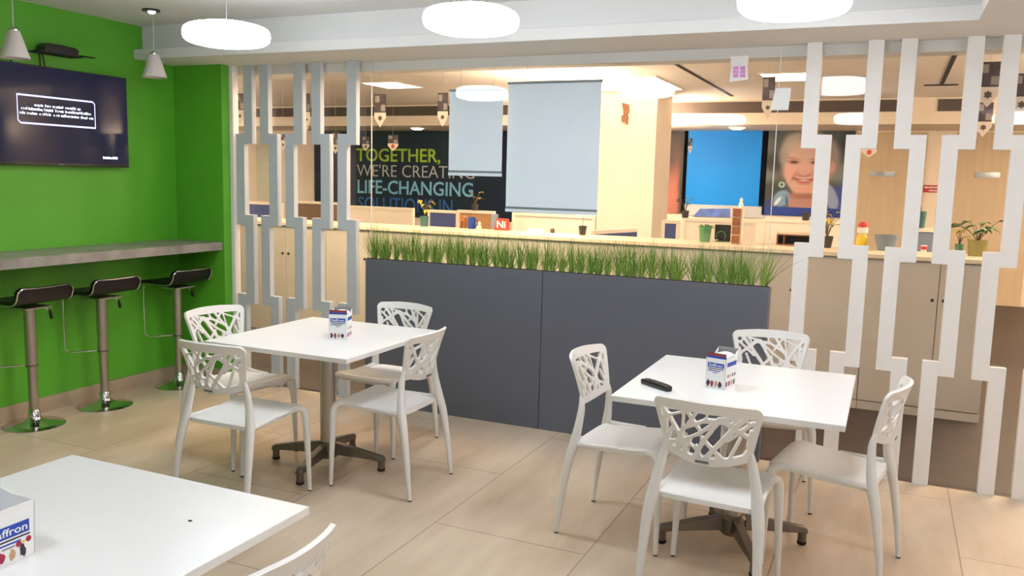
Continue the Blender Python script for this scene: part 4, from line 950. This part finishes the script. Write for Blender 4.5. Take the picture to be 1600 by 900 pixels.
obj('photo_print', B(p.x, q.x, YM, BACK-0.0005, q.z, ztop-0.001), blob_mat('dusk_print', (44, 44, 48), [(.62, .25, .45, .52, 0, .5, (150, 84, 78)), (.5, .7, .3, .3, 0, .7, (58, 54, 56)), (.68, .18, .22, .26, 0, .8, (176, 110, 98)), (.95, .5, .1, .9, 0, .5, (36, 40, 40))], 0.5, 0.05), t, world=True)
# frosted light panel and red sign on the far wall
p, q = wp(400, 226), wp(422, 312); o = obj('frosted_panel', B(p.x, q.x, YM, BACK-0.0005, q.z, p.z), mat('frosted_glass', (214, 220, 206), 0.3, var=0.03, vscale=4), None); tag(o, 'pale frosted glass panel seen between the first two left slats', 'glass panel')
p, q = wp(1443, 289), wp(1467, 301); t = thing('wall_sign', 'small red wall sign with white lettering between the two beige doors', 'sign', (p.x, BACK, q.z))
pl_ = obj('plate', B(p.x, q.x, YM+0.008, BACK-0.0005, q.z, p.z), 'red_sign', t, world=True)
for k, (f0, f1) in enumerate(((0.08, 0.95), (0.36, 0.95))):
    bm = new(); x = p.x + (q.x-p.x)*f0; zz = p.z - (p.z-q.z)*(0.32+0.42*k); r = random.Random(k)
    while x < p.x + (q.x-p.x)*f1: wd = 0.010; box(bm, x, x+wd, YM+0.005, YM+0.008, zz-0.012, zz+r.uniform(0.006, 0.016)); x += 0.016
    obj('lettering', bm, 'paper', pl_, world=True, smooth=0)

# ------------------------------------------------------------------ pennants hanging from the office ceiling
def pennant(label, x0, x1, ytop, ymid, ytip, Y, dark='pennant_dark', motif='dusk'):
    """cloth banner: dark picture squares above, white pointed end with a motif; hung on a thread"""
    a, b_, m_, tp = at(x0, ytop, Y=Y), at(x1, ytop, Y=Y), at(x0, ymid, Y=Y), at((x0+x1)/2, ytip, Y=Y)
    xm = (a.x+b_.x)/2
    t = thing('pennant', label, 'pennant', (xm, Y, tp.z), 0, 'pointed pennants hanging from the office ceiling')
    th = 0.004; z1_, zm, zt_ = a.z, m_.z, tp.z
    if ymid > ytop+1:
        up = obj('picture_field', B(a.x, b_.x, Y, Y+th, zm, z1_), dark, t, world=True, smooth=0)
        w_ = b_.x-a.x; hh_ = (z1_-zm)
        for (fx, fz) in ((0.08, 0.56), (0.58, 0.08)): obj('pale_square', B(a.x+w_*fx, a.x+w_*(fx+0.36), Y-0.001, Y-0.0002, zm+hh_*fz, zm+hh_*(fz+0.34)), 'grey_card', up, world=True)
    bm = new(); zs_ = zm - (zm-zt_)*0.35
    prism(bm, [(a.x, Y, zm-0.0005), (b_.x, Y, zm-0.0005), (b_.x, Y, zs_), (xm, Y, zt_), (a.x, Y, zs_)], (0, th, 0)); pt = obj('point', bm, 'pennant_white', t, world=True, smooth=0)
    bm = new(); rr_ = (b_.x-a.x)*0.22; zc2 = zm-(zm-zt_)*0.38
    prism(bm, [(xm+rr_*math.cos(q)*(1 if i % 2 else 0.62), Y-0.001, zc2+rr_*math.sin(q)*(1 if i % 2 else 0.62)) for i, q in enumerate(np.linspace(0, 2*PI, 13)[:-1])], (0, 0.0008, 0)); obj('motif', bm, motif, pt, world=True, smooth=0)
    ceil_z = 2.425 if Y > 12.2 else CEIL2
    bm = new(); tube(bm, [(xm, Y+th/2, z1_), (xm, Y+th/2, ceil_z)], 0.0012, 5); obj('thread', bm, 'cord', t, world=True)
pennant('dark pennant with white point left of the navy mural lettering, under the strip lamp', 585, 603, 147, 176, 199, 7.6)
pennant('dark pennant half hidden behind the smaller white blind', 684, 700, 145, 174, 198, 7.6)
pennant('small white and red pennant just above the word TOGETHER', 606, 622, 211, 224, 236, 10.5, motif='red')
pennant('smallest white pennant above the first letter of the mural', 566, 577, 213, 225, 236, 10.8)
pennant('dark pennant before the ceiling panel, left of the blank notice', 1193, 1212, 120, 157, 186, 7.4)
pennant('thin dark pennant over the bright blue mural', 1076, 1082, 216, 228, 241, 11.5)
pennant('white pennant point hanging beside the second right slat', 1347, 1371, 226, 233, 246, 9.5, motif='red')
pennant('large pennant with picture squares between the last two right slats', 1531, 1566, 97, 136, 168, 6.2)
pennant('lower pennant partly behind the large one at right', 1527, 1553, 160, 190, 214, 7.6)
pennant('large pennant cut by the right edge of the photo', 1584, 1618, 115, 151, 184, 6.2)
pennant('dark pennant between the green wall and the first left slat', 368, 381, 146, 172, 196, 9.0)
pennant('narrow pennant in the gap between the second and third left slats', 437, 447, 210, 219, 238, 9.0)
pennant('narrow pennant in the gap between the fourth and fifth left slats', 518, 530, 206, 226, 240, 9.0)
pennant('pennant with dark squares behind the third left slat', 474, 484, 146, 175, 206, 9.0)
# brown ornament on the column
p = at(977, 176, Y=10.69); bm = new(); k_ = size(1, p)
for pts in (((-6, -16), (6, -13), (7, 0), (2, 3), (-3, -4)), ((-6, 6), (1, 1), (6, 6), (5, 20), (0, 14), (-5, 15))):
    prism(bm, [(p.x+x*k_*0.9, 10.665, p.z-y*k_*0.95) for x, y in pts], (0, 0.03, 0))
box(bm, p.x-0.01, p.x+0.01, 10.69, 10.70, p.z-0.02, p.z+0.02)
box(bm, p.x-0.02, p.x+0.02, 10.67, 10.695, p.z-0.05, p.z+0.03)
tag(obj('wall_ornament', bm, 'wood_dark', bevel=0.002), 'brown folded ornament fixed on the cream column', 'ornament')

# ------------------------------------------------------------------ office ceiling lights, some added out of view
def ceil_panel(label, x0, x1, y0, y1, z=CEIL2, m='panel'):
    t = thing('ceiling_panel_light', label, 'ceiling light', ((x0+x1)/2, (y0+y1)/2, z), 0, 'square light panels in the office ceiling')
    f = 0.02; bm = new(); box(bm, x0, x1, y0, y0+f, z-0.012, z-0.0003); box(bm, x0, x1, y1-f, y1, z-0.012, z-0.0003); box(bm, x0, x0+f, y0+f, y1-f, z-0.012, z-0.0003); box(bm, x1-f, x1, y0+f, y1-f, z-0.012, z-0.0003)
    obj('frame', bm, 'white_paint', t, world=True)
    obj('diffuser', B(x0+f, x1-f, y0+f, y1-f, z-0.010, z-0.004), m, t, world=True)
p = at(1025, 118, Z=CEIL2); ceil_panel('bright ceiling panel washing down the cream column', p.x-1.2, p.x, p.y, 10.68, m='soft_panel')
p, q = at(1262, 112, Z=CEIL2), at(1200, 126, Z=CEIL2); ceil_panel('ceiling panel right of the pink notice, behind the dark pennant', at(1182, 112, Z=CEIL2).x, p.x, p.y, q.y)
p, q = at(615, 127, Z=CEIL2), at(660, 136, Z=CEIL2); ceil_panel('thin looking ceiling panel above the navy mural', at(570, 130, Z=CEIL2).x, q.x, p.y, q.y)
ceil_panel('added unseen light panel over the aisle at right', 0.9, 1.9, 7.6, 8.4)  # added out of view to light the office
for px_, py_, lab in ((652, 200, 'round downlight in the soffit above the navy mural'), (1152, 199, 'round downlight in the soffit above the bright blue mural')):
    p = at(px_, py_, Z=2.425); p.y = min(max(p.y, 12.4), 13.4)
    t = thing('downlight', lab, 'ceiling light', (p.x, p.y, 2.425), 0, 'round downlights in the soffit'); rr_ = 0.11
    bm = new(); lathe(bm, [(rr_*1.15, -0.008), (rr_*1.15, -0.0003)], seg=24); obj('ring', bm, 'white_paint', t)
    bm = new(); lathe(bm, [(rr_*0.6, -0.03), (rr_, -0.0085)], seg=24); obj('diffuser', bm, 'panel', t)

for x, y, lab in ((-4.5, 5.47, 'added unseen warm fill lamp over the corridor behind the left slats'), (-2.6, 5.47, 'added unseen warm fill lamp over the corridor behind the left part of the planter'), (2.0, 6.9, 'added unseen warm fill lamp over the aisle right of the slats'),
                  (-3.45, 8.9, 'added warm fill lamp in the office hidden behind the larger blind'), (-9.6, 8.6, 'added unseen warm fill lamp in the office behind the green wall'), (2.3, 8.4, 'added unseen warm fill lamp in the office right of the slats'), (2.9, 11.2, 'added unseen warm fill lamp in the office before the right door'), (-4.5, 11.4, 'added warm fill lamp before the far wall hidden behind the larger blind'), (-7.2, 6.6, 'added unseen warm fill lamp over the left end of the corridor behind the green wall'), (-12.0, 11.0, 'added unseen warm fill lamp in the far left office corner'), (3.9, 9.6, 'added unseen warm fill lamp by the right office wall'), (-3.15, 11.93, 'added warm fill lamp hidden behind the cream column, lighting the murals')):
    make_oval_lamp(lab, (x, y, 2.45 if y < 6 else 2.22), 'fill_lamp', 'added unseen warm fill lamps', CEIL2-(2.45 if y < 6 else 2.22))  # all added and kept out of sight, to brighten office ceiling and walls
